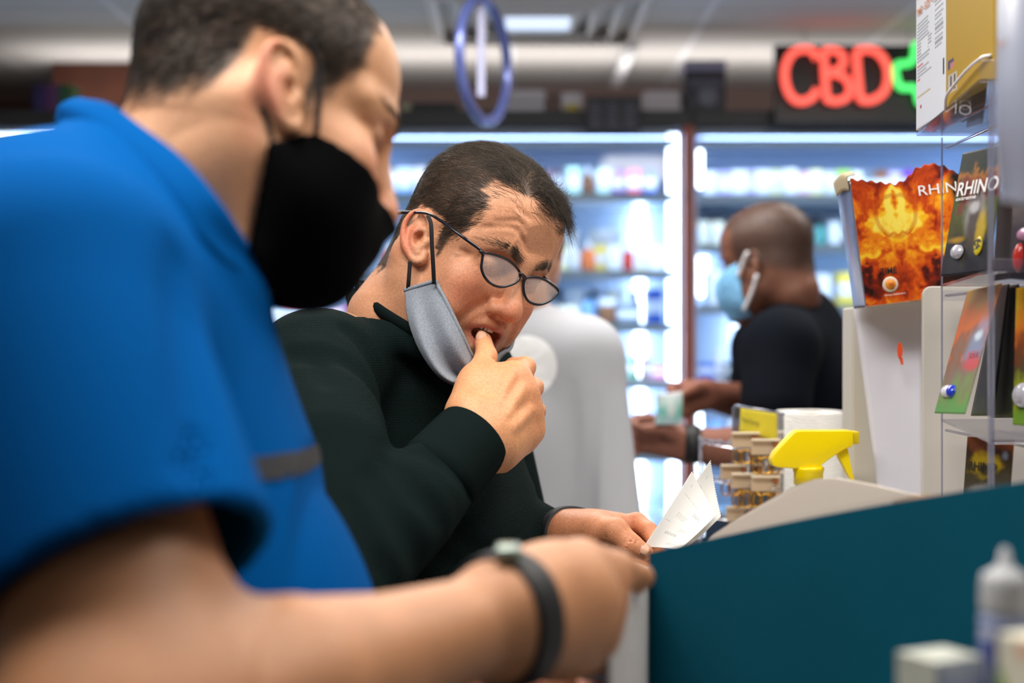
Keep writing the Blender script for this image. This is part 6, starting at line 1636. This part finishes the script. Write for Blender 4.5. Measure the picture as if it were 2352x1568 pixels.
for k, (u0, u1, v1) in enumerate(((2306, 2254, 955), (2328, 2300, 960))):
    blister('dark blister card seen almost edge on, %s behind the orange and green card' % ('directly' if k == 0 else 'second'), P(u0 - 12, 657, 1.50 - .03 * k), P(u0 + 14, 652, 1.40 - .03 * k), P(u1 + 30, v1, 1.39 - .03 * k), P(u1 - 22, v1, 1.49 - .03 * k), olv, [], None, 'blister_card', 10, 40)
blister('orange and yellow blister card with pale capsule at the right edge of the middle tier', P(2334, 662, 1.36), P(2440, 645, 1.3), P(2420, 985, 1.3), P(2326, 975, 1.36),
        art_card(3.0, [(0, (196, 160, 30)), (.3, (200, 110, 30)), (.5, (120, 60, 30)), (.65, (80, 70, 50)), (.8, (140, 150, 40)), (1, (110, 150, 50))]), [('dome', .25, .78, .013, .012, clearp, 'blister')])
blister('yellow and black blister card on the bottom tier of the rack', P(2222, 1002, 1.46), P(2328, 1008, 1.40), P(2318, 1140, 1.39), P(2212, 1142, 1.45),
        art_card(8.0, [(0, (150, 80, 40)), (.3, (60, 40, 24)), (.6, (60, 54, 30)), (1, (70, 66, 60))], [(.45, .45, .35, .2, (196, 166, 10), .9), (.5, .55, .2, .1, (30, 28, 26), .9), (.85, .3, .08, .09, (130, 140, 160), .9), (.4, .9, .3, .12, (150, 150, 150), .7)]),
        [('text', 'RHINO', .1, .55, .6, .009, M['ink_black'])])
# pale bag hanging close to the camera at the right
t = thing('pale_bag', 'pale grey plastic packet with faint orange print hanging at the upper right edge', 'packet', tuple(P(2400, 200, 1.02)))
sheet_pts = [[P(2296, -60, 1.06), P(2294, 120, 1.03), P(2292, 300, 1.03), P(2304, 468, 1.06)], [P(2400, -60, 1.0), P(2400, 120, .985), P(2400, 300, .985), P(2400, 480, 1.0)], [P(2560, -60, 1.02), P(2560, 120, 1.0), P(2560, 300, 1.0), P(2550, 470, 1.02)]]
pg = sheet('bag_film', sheet_pts, mat('pale_film', srgb(150, 156, 176), rough=0.3), None, 20, 24, 0.004)[0]; put(pg, t)
text_on('NATURAL', P(2302, 118, 1.026), (1, -.9, .25), (0, 0, 1), 0.04, mat('faint_orange', srgb(190, 140, 110)), t, 0.008, 'lettering', 0.004)
put(tube('hang_cord', [P(2400, -60, 1.0), P(2400, -60, 1.0) + [0, 0, CEIL - P(0, -60, 1.0)[2]]], 0.0015, M['ink_grey'], None, 6), t)

# --- spray bottle
t = thing('spray_bottle', 'yellow trigger spray bottle in front of the paper towel roll', 'spray bottle', (*P(1858, 0, 1.75)[:2], CTOP))
ylw = mat('yellow_plastic', srgb(255, 226, 0), rough=0.3, spec=0.5)
sp = lambda x, y: (1580 + .2552 * x, 900 + .2552 * y)
def extrude_profile(name, pts, d, half, material, bev, parent, nsm=1):
    Pp = [P(*sp(*p), d) for p in pts]; n = len(Pp)
    V = [p + [0, -half, 0] for p in Pp] + [p + [0, half, 0] for p in Pp]
    bm = bmesh.new(); vs = [bm.verts.new(v) for v in V]
    bm.faces.new(vs[:n]); bm.faces.new(vs[n:][::-1])
    for i in range(n): bm.faces.new((vs[i], vs[i + n], vs[(i + 1) % n + n], vs[(i + 1) % n]))
    bmesh.ops.recalc_face_normals(bm, faces=bm.faces)
    me = bpy.data.meshes.new(name); bm.to_mesh(me); bm.free(); me.materials.append(material)
    me.polygons.foreach_set('use_smooth', np.ones(len(me.polygons), bool))
    o = obj(name, me); md = o.modifiers.new('bevel', 'BEVEL'); md.width = bev; md.segments = 4; md.limit_method = 'ANGLE'; md.angle_limit = 0.6
    return put(o, parent)
hd = [(738, 625), (742, 590), (765, 545), (845, 455), (930, 365), (960, 347), (1000, 343), (1440, 340), (1468, 350), (1468, 470), (1440, 492), (1400, 505), (1330, 545), (1250, 600), (1180, 652), (1215, 680), (945, 680), (800, 672), (755, 660)]
extrude_profile('spray_head', hd, 1.75, 0.013, ylw, 0.006, t)
extrude_profile('nozzle', [(1462, 350), (1530, 350), (1532, 464), (1462, 468)], 1.75, 0.008, mat('nozzle_yellow', srgb(226, 200, 20), rough=0.35), 0.002, t)
extrude_profile('trigger', [(1335, 548), (1428, 500), (1440, 560), (1462, 680), (1488, 790), (1480, 806), (1455, 780), (1420, 720), (1385, 650), (1350, 590)], 1.75, 0.007, ylw, 0.003, t)
cN = P(*sp(1085, 700), 1.75)
put(lathe_between('collar', (cN[0], cN[1], cN[2] + .004), (cN[0], cN[1], cN[2] - 1), [(0, 0), (.0185, 0), (.0192, .003), (.0185, .006), (.0178, .008), (.0178, .022), (0, .022)], ylw), t)
hz = cN[2] - .018 - CTOP
put(lathe('bottle', [(0, 0), (.036, 0), (.039, .004), (.039, hz * .55), (.037, hz * .7), (.026, hz * .86), (.0155, hz * .95), (.0155, hz)], mat('white_hdpe', srgb(232, 232, 234), rough=0.35), None, 32, (cN[0], cN[1], CTOP)), t).location = (cN[0] - t.location[0], cN[1] - t.location[1], 0)
# --- paper towel roll
c = P(1859, 0, 2.3); zt2 = P(0, 944, 2.3)[2]
t = thing('paper_towel_roll', 'white embossed paper towel roll standing on end behind the yellow sprayer', 'paper towel', (c[0], c[1], CTOP))
pm = mat('paper_towel', srgb(238, 236, 232), rough=0.95, spec=0.1)
nt = pm.node_tree; tcn = nt.nodes.new('ShaderNodeTexCoord'); wv = nt.nodes.new('ShaderNodeTexWave'); wv.wave_type = 'RINGS'; wv.inputs['Scale'].default_value = 55; wv.inputs['Distortion'].default_value = 6; wv.inputs['Detail'].default_value = 1; wv.inputs['Detail Scale'].default_value = 2
bp = nt.nodes.new('ShaderNodeBump'); bp.inputs['Strength'].default_value = 0.6; bp.inputs['Distance'].default_value = 0.002
nt.links.new(tcn.outputs['Object'], wv.inputs['Vector']); nt.links.new(wv.outputs['Fac'], bp.inputs['Height']); nt.links.new(bp.outputs[0], nt.nodes['Principled BSDF'].inputs['Normal'])
hR = zt2 - CTOP
lathe('roll', [(.021, .001), (.052, .001), (.0535, .003), (.0535, hR - .003), (.052, hR), (.023, hR - .001), (.021, hR - .002), (.021, .001)], pm, t, 48)
lathe('core', [(.0205, .0015), (.0208, hR - .001), (.0185, hR - .001), (.0185, .0015)], mat('core_card', srgb(150, 120, 90), rough=0.9), t, 32)

# --- earring stand
ED = 2.05
t = thing('earring_stand', 'clear acrylic earring stand with yellow header sign', 'stand', (*P(1730, 0, ED)[:2], CTOP))
def slant(u, v, du=0.0): return P(u, v, ED + (1735 - u) * 0.0011 + du)
rp = [slant(1684, 932), slant(1800, 950), slant(1800, 1250), slant(1684, 1250)]
V = [p + [0, s, 0] for s in (-.0015, .0015) for p in rp]
put(obj('back_pane', mesh_np('back_pane', V, [(0, 1, 2, 3), (7, 6, 5, 4), (0, 4, 5, 1), (1, 5, 6, 2), (2, 6, 7, 3), (3, 7, 4, 0)], ac, False)), t)
put(tube('pane_edge', [slant(1800, 950), slant(1690, 932), slant(1685, 938), slant(1684, 960), slant(1684, 1250)], 0.0022, edge, None, 8), t)
sg = quad_panel('sign', slant(1701, 937, -.004), slant(1783, 949, -.004), slant(1783, 1014, -.004), slant(1698, 992, -.004), plain((246, 226, 64)), 10, 10, M['print'], 0.001, 0, t); tag(sg, 'yellow header sign')
bx = slant(1783, 949) - slant(1701, 937)
text_on('Peacock Earrings', slant(1705, 967, -.006), bx + np.array([0, 0, -0.006]), (0, 0, 1), 0.047, mat('ink_olive_grey', srgb(120, 122, 70), rough=0.6), t, 0.0075, 'lettering', 0.0008)
for u, v0 in ((1609, 1000), (1718, 1020)): put(tube('post', [slant(u, v0, -.03), slant(u, 1290, -.03)], 0.0026, edge, None, 8), t)
for v in (1022, 1105, 1190):
    put(tube('rail', [slant(1612, v - 12, -.03), slant(1700, v + 6, -.03), slant(1786, v + 20, -.03)], 0.0042, ac, None, 8), t)
    for u in (1614, 1632, 1652, 1674): put(tube('hook', spline([slant(u, v - 8, -.03), slant(u, v - 2, -.038), slant(u + 3, v - 12, -.04)], 8), 0.0024, edge, None, 8), t)
put(box('base', (slant(1612, 0)[0] - .01, 1.97, CTOP), (slant(1800, 0)[0], 2.2, CTOP + .005), ac, None, .001), t)
tan = mat('tan_card', srgb(222, 196, 164), rough=0.6); gold = mat('gold', srgb(214, 160, 60), rough=0.2, metal=1.0); amber = mat('amber_bead', srgb(190, 110, 60), rough=0.3)
spots = [(1712, 1010, 'left', 'top'), (1758, 1026, 'right', 'top'), (1686, 1084, 'left', 'middle'), (1712, 1104, 'centre', 'middle'), (1758, 1110, 'right', 'middle'), (1700, 1180, 'left', 'bottom')]
for i, (u, v, side, tier) in enumerate(spots):
    o = thing('earring_card', 'tan card with gold hoop earrings, %s of the %s tier of the earring stand' % (side, tier), 'earrings', tuple(slant(u, v, -.045)), 'gold hoops on the earring stand')
    cc = slant(u, v, -.045)
    put(box('card', cc + [-.02, -.0012, -.011], cc + [.02, .0012, .011], tan, None, .001), o).rotation_euler.y = 0.0
    put(box('card_fold', cc + [-.02, -.008, .008], cc + [.02, -.0012, .0115], mat('tan_fold%d' % i, srgb(238, 220, 192), rough=0.6), None, .001), o)
    for s in (-1, 0, 1):
        a = np.linspace(0, 2 * math.pi, 25)[:-1]; r = 0.0095 + .002 * (i % 2)
        th = 0.9 if s else 0.3
        hp = np.stack([cc[0] + s * .0125 + r * np.cos(a) * math.cos(th), cc[1] - .005 - r * np.cos(a) * math.sin(th) * .5, cc[2] - .014 - r + r * np.sin(a)], 1)
        put(tube('hoop', hp, 0.0013, gold, None, 8, True), o)
    put(lathe_between('bead', cc + [.0135, -.002, .004], cc + [.0135, -.006, .004], [(0, 0), (.004, 0), (.004, .003), (0, .004)], amber, None, 12), o)
# --- receipt held in the left hand: two leaves
def leaf(name, pts, d, label, lines, bend=0.004):
    TL, TR, BR, BL = pts
    o = thing(name, label, 'receipt', tuple(P((TL[0] + BR[0]) / 2, (TL[1] + BR[1]) / 2, d)))
    cor = [P(*p, dd) for p, dd in zip(pts, (d[0] if isinstance(d, tuple) else d,) * 4)] if not isinstance(d, tuple) else [P(*p, dd) for p, dd in zip(pts, d)]
    return o, cor
paper = mat('receipt_paper', srgb(244, 244, 240), rough=0.8, use_col=True)
def receipt(label, pts, ds, seed, jag=0.0):
    cor = [P(*p, d) for p, d in zip(pts, ds)]
    o = thing('receipt', label, 'receipt', tuple(sum(cor) / 4), 'receipt slips in the hand')
    rr = random.Random(seed); items = []
    for (bu, bv, n, w) in ((.16, .08, 2, .05), (.15, .22, 1, .5), (.62, .3, 3, .22), (.28, .44, 4, .3), (.1, .6, 1, .15), (.3, .74, 2, .35), (.6, .62, 3, .2), (.55, .9, 2, .3)):
        for k in range(n):
            u0 = bu
            while u0 < bu + w:
                u1 = u0 + rr.uniform(.025, .07); items.append((u0, min(u1, bu + w), bv + .022 * k, bv + .022 * k + .009)); u0 = u1 + .018
    def fn(u, v):
        c = np.tile(np.array(srgb(246, 246, 242)), (len(u), 1))
        for a in items: c = blend(c, (150, 152, 156), 0.6 * ((u > a[0]) & (u < a[1]) & (v > a[2]) & (v < a[3])))
        return c
    def ed(u, v, Pn):
        j = 0.0007 * np.sin(u * 150) * jag
        Pn = Pn + np.array([0, 0.006, 0]) * (np.sin(math.pi * u))[..., None] - np.array([0, .004, 0]) * (np.sin(math.pi * v))[..., None]
        return Pn + (j * (v < 0.02))[..., None] * np.array([.6, 0, .6])
    quad_panel('paper', *cor, fn, 90, 140, paper, 0.0003, 0, o, ed)
    return o
receipt('front slip of the two white receipts, with faint grey print', [(1589, 1083), (1646, 1182), (1560, 1262), (1478, 1256)], (1.60, 1.585, 1.57, 1.578), 3)
receipt('rear slip of the two white receipts, peaked corner showing above the front one', [(1632, 1057), (1656, 1186), (1570, 1264), (1500, 1240)], (1.615, 1.6, 1.582, 1.592), 8, 1.0)
# --- teal display carton
def slab(name, pts, thick, material, parent, bev=0.0008, nrm=(0, 1, 0)):
    pts = [np.array(p) for p in pts]; n = len(pts); nn = np.array(nrm, float); nn /= np.linalg.norm(nn)
    V = pts + [p + nn * thick for p in pts]
    o = obj(name, mesh_np(name, V, [tuple(range(n)), tuple(range(2 * n - 1, n - 1, -1))] + [(i, i + n, (i + 1) % n + n, (i + 1) % n) for i in range(n)], material, False))
    bm = bmesh.new(); bm.from_mesh(o.data); bmesh.ops.recalc_face_normals(bm, faces=bm.faces); bm.to_mesh(o.data); bm.free()
    return put(o, parent)
t = thing('display_carton', 'teal open display carton with sloping sides and cream inside on the counter', 'carton', (*P(1900, 0, 1.25)[:2], CTOP))
tealm = mat('teal_card', srgb(0, 84, 106), rough=0.5, spec=0.25, noise=0.06, nscale=12)
cream = mat('cream_card', srgb(222, 208, 194), rough=0.85)
A, B_2 = P(1491, 1270, 1.18), P(2440, 1093, 0.99)
A0, B0 = A.copy(), B_2.copy(); A0[2] = B0[2] = CTOP + .001
xs = np.linspace(0, 1, 14)
topl = [A + (B_2 - A) * s + np.array([0, 0, 0.004 * math.sin(math.pi * s)]) for s in xs]
dirn = (B_2 - A) * [1, 1, 0]; dirn /= np.linalg.norm(dirn); nb2 = np.array([-dirn[1], dirn[0], 0])
slab('near_side', [A0] + topl + [B0], 0.003, tealm, t, 0, nb2)
off = nb2 * 0.05
far_px = [(1600, 1262), (1640, 1226), (1700, 1188), (1760, 1152), (1820, 1118), (1870, 1101), (1920, 1098), (2000, 1112), (2080, 1132), (2150, 1141), (2230, 1130)]
fp = [P(u, v, 1.31 - (u - 1600) * 0.00022) for u, v in far_px]
f0, f1 = fp[0].copy(), fp[-1].copy(); f0[2] = f1[2] = CTOP + .001
slab('far_side', [f0] + fp + [f1], 0.003, cream, t, 0, nb2); t.children[-1]['label'] = 'cream inner face of the far side'
slab('base', [A0, B0, f1, f0], 0.003, cream, t, 0, (0, 0, 1))
slab('right_end', [B0, f1, f1 + [0, 0, .2], B0 + [0, 0, .25]], 0.003, tealm, t, 0, dirn)
tg = slab('tear_tab', [P(2050, 1150, 1.12), P(2110, 1136, 1.12), P(2190, 1134, 1.11), P(2190, 1165, 1.105), P(2050, 1185, 1.115)], 0.002, mat('brown_card_edge', srgb(150, 122, 100), rough=0.9), t, 0, nb2)
# open flap at the left end, its grey inside to the camera
L1, L0 = P(1396, 1328, 0.925), P(1396, 1328, 0.925); L0[2] = CTOP + .03
A1 = A + [-0.0015, 0, -0.012]; A2 = A0 + [-0.0015, 0, 0.03]
fl2 = sheet('end_flap', [[A1, A1 * .7 + A2 * .3, A2], [P(1452, 1322, 0.985), P(1452, 1450, 0.985), [P(1452, 0, .985)[0], .985, CTOP + .03]], [L1, L1 * .7 + L0 * .3, L0]], mat('grey_board', srgb(186, 184, 184), rough=0.9, noise=0.05, nscale=60), None, 16, 16, 0.003)[0]
put(fl2, t); tag(fl2, 'grey uncoated end flap standing open')
# --- small riser with e-liquid bottle and boxes at the lower right
t = thing('riser', 'low white riser on the counter under the dropper bottle', 'riser', (0.4, 0.72, CTOP))
put(box('platform', (0.19, 0.57, 1.255), (0.62, 0.86, 1.265), lam, None, .002), t)
for lo, hi in (((0.19, 0.57, CTOP), (0.2, 0.86, 1.255)), ((0.61, 0.57, CTOP), (0.62, 0.86, 1.255))): put(box('side_panel', lo, hi, lam, None, .001), t)
b = P(2308, 0, 0.76); R0 = 1.2655
t = thing('dropper_bottle', 'squeeze bottle with pointed grey cap and blue and white label at lower right corner', 'bottle', (b[0], b[1], R0))
tipz = P(0, 1256, .76)[2] - R0; sh = P(0, 1318, .76)[2] - R0; cb = P(0, 1400, .76)[2] - R0
def label_fn(u, v):
    n = fbm(u * 3, v * 3, 3, 2.0, 3)
    return ramp(np.clip(n * 1.6 - .3, 0, 1), [(0, (30, 40, 110)), (.4, (70, 84, 150)), (.6, (170, 178, 200)), (1, (200, 206, 216))])
lathe('cap', [(0.0128, cb), (.0131, cb + .002), (.0127, sh - .004), (.0115, sh), (.006, sh + .003), (.0036, sh + .006), (.0022, tipz - .001), (0, tipz)], mat('grey_cap', srgb(176, 178, 182), rough=0.35), t, 32)
lathe('body', [(0, 0), (.0128, 0), (.0135, .002), (.0135, cb - .004), (.0118, cb - .001), (.0118, cb + .001)], mat('clear_pet', srgb(150, 160, 190), rough=0.15, spec=0.6), t, 32)
a = np.linspace(0, 2 * math.pi, 49)[:-1]; zz = np.linspace(.003, cb - .006, 20)
uu, vv = np.meshgrid(a / (2 * math.pi), 1 - (zz - zz[0]) / (zz[-1] - zz[0]), indexing='ij')
V = np.stack([np.cos(a)[:, None] * .0138 + 0 * zz, np.sin(a)[:, None] * .0138 + 0 * zz, zz[None, :] + 0 * a[:, None]], -1).reshape(-1, 3)
F = np.array([(i * 20 + j, ((i + 1) % 48) * 20 + j, ((i + 1) % 48) * 20 + j + 1, i * 20 + j + 1) for i in range(48) for j in range(19)])
obj('label', mesh_np('label', V, F, M['print'], True, label_fn(uu.ravel(), vv.ravel())), t)
t = thing('small_carton', 'small pale carton standing left of the squeeze bottle at the bottom edge', 'carton', (*P(2200, 0, .74)[:2], R0))
l_, r_ = P(2152, 0, .735), P(2262, 0, .75); l_[2] = r_[2] = R0
carton4(t, 'front_face', l_, r_, P(0, 1522, .735)[2] - R0, 0.03, art_card(5.0, [(0, (150, 160, 176)), (.5, (90, 104, 150)), (1, (60, 70, 120))]), mat('pale_card', srgb(176, 180, 170), rough=0.5), None, 20, 30)
t = thing('green_carton', 'cream and green carton in the bottom right corner, in front of the squeeze bottle', 'carton', (*P(2340, 0, .68)[:2], R0))
l_, r_ = P(2292, 0, .70), P(2440, 0, .66); l_[2] = r_[2] = R0
def green_band(u, v):
    d = v - u * 0.9; return blend(blend(np.tile(np.array(srgb(206, 204, 186)), (len(u), 1)), (112, 150, 16), smoothstep(.18, .24, d) * smoothstep(.62, .56, d)), (214, 150, 120), .6 * ((v < .14) & (u > .3)))
carton4(t, 'front_face', l_, r_, P(0, 1462, .69)[2] - R0, 0.03, green_band, mat('cream_side', srgb(200, 198, 180), rough=0.5), None, 40, 40)
# --- packet in the far man's hand
t = thing('pouch', 'white and mint pouch in the shaved head man\'s hand', 'pouch', tuple(P(1536, 950, 2.68)))
cp = [P(1512, 905, 2.66), P(1568, 900, 2.68), P(1566, 975, 2.68), P(1510, 975, 2.66)]
quad_panel('pouch_front', *cp, art_card(2.5, [(0, (226, 232, 240)), (.3, (190, 226, 220)), (.6, (110, 196, 184)), (1, (196, 216, 226))], [(.5, .5, .2, .3, (230, 236, 238), .8)]), 20, 24, M['print'], 0.012, 0.006, t)
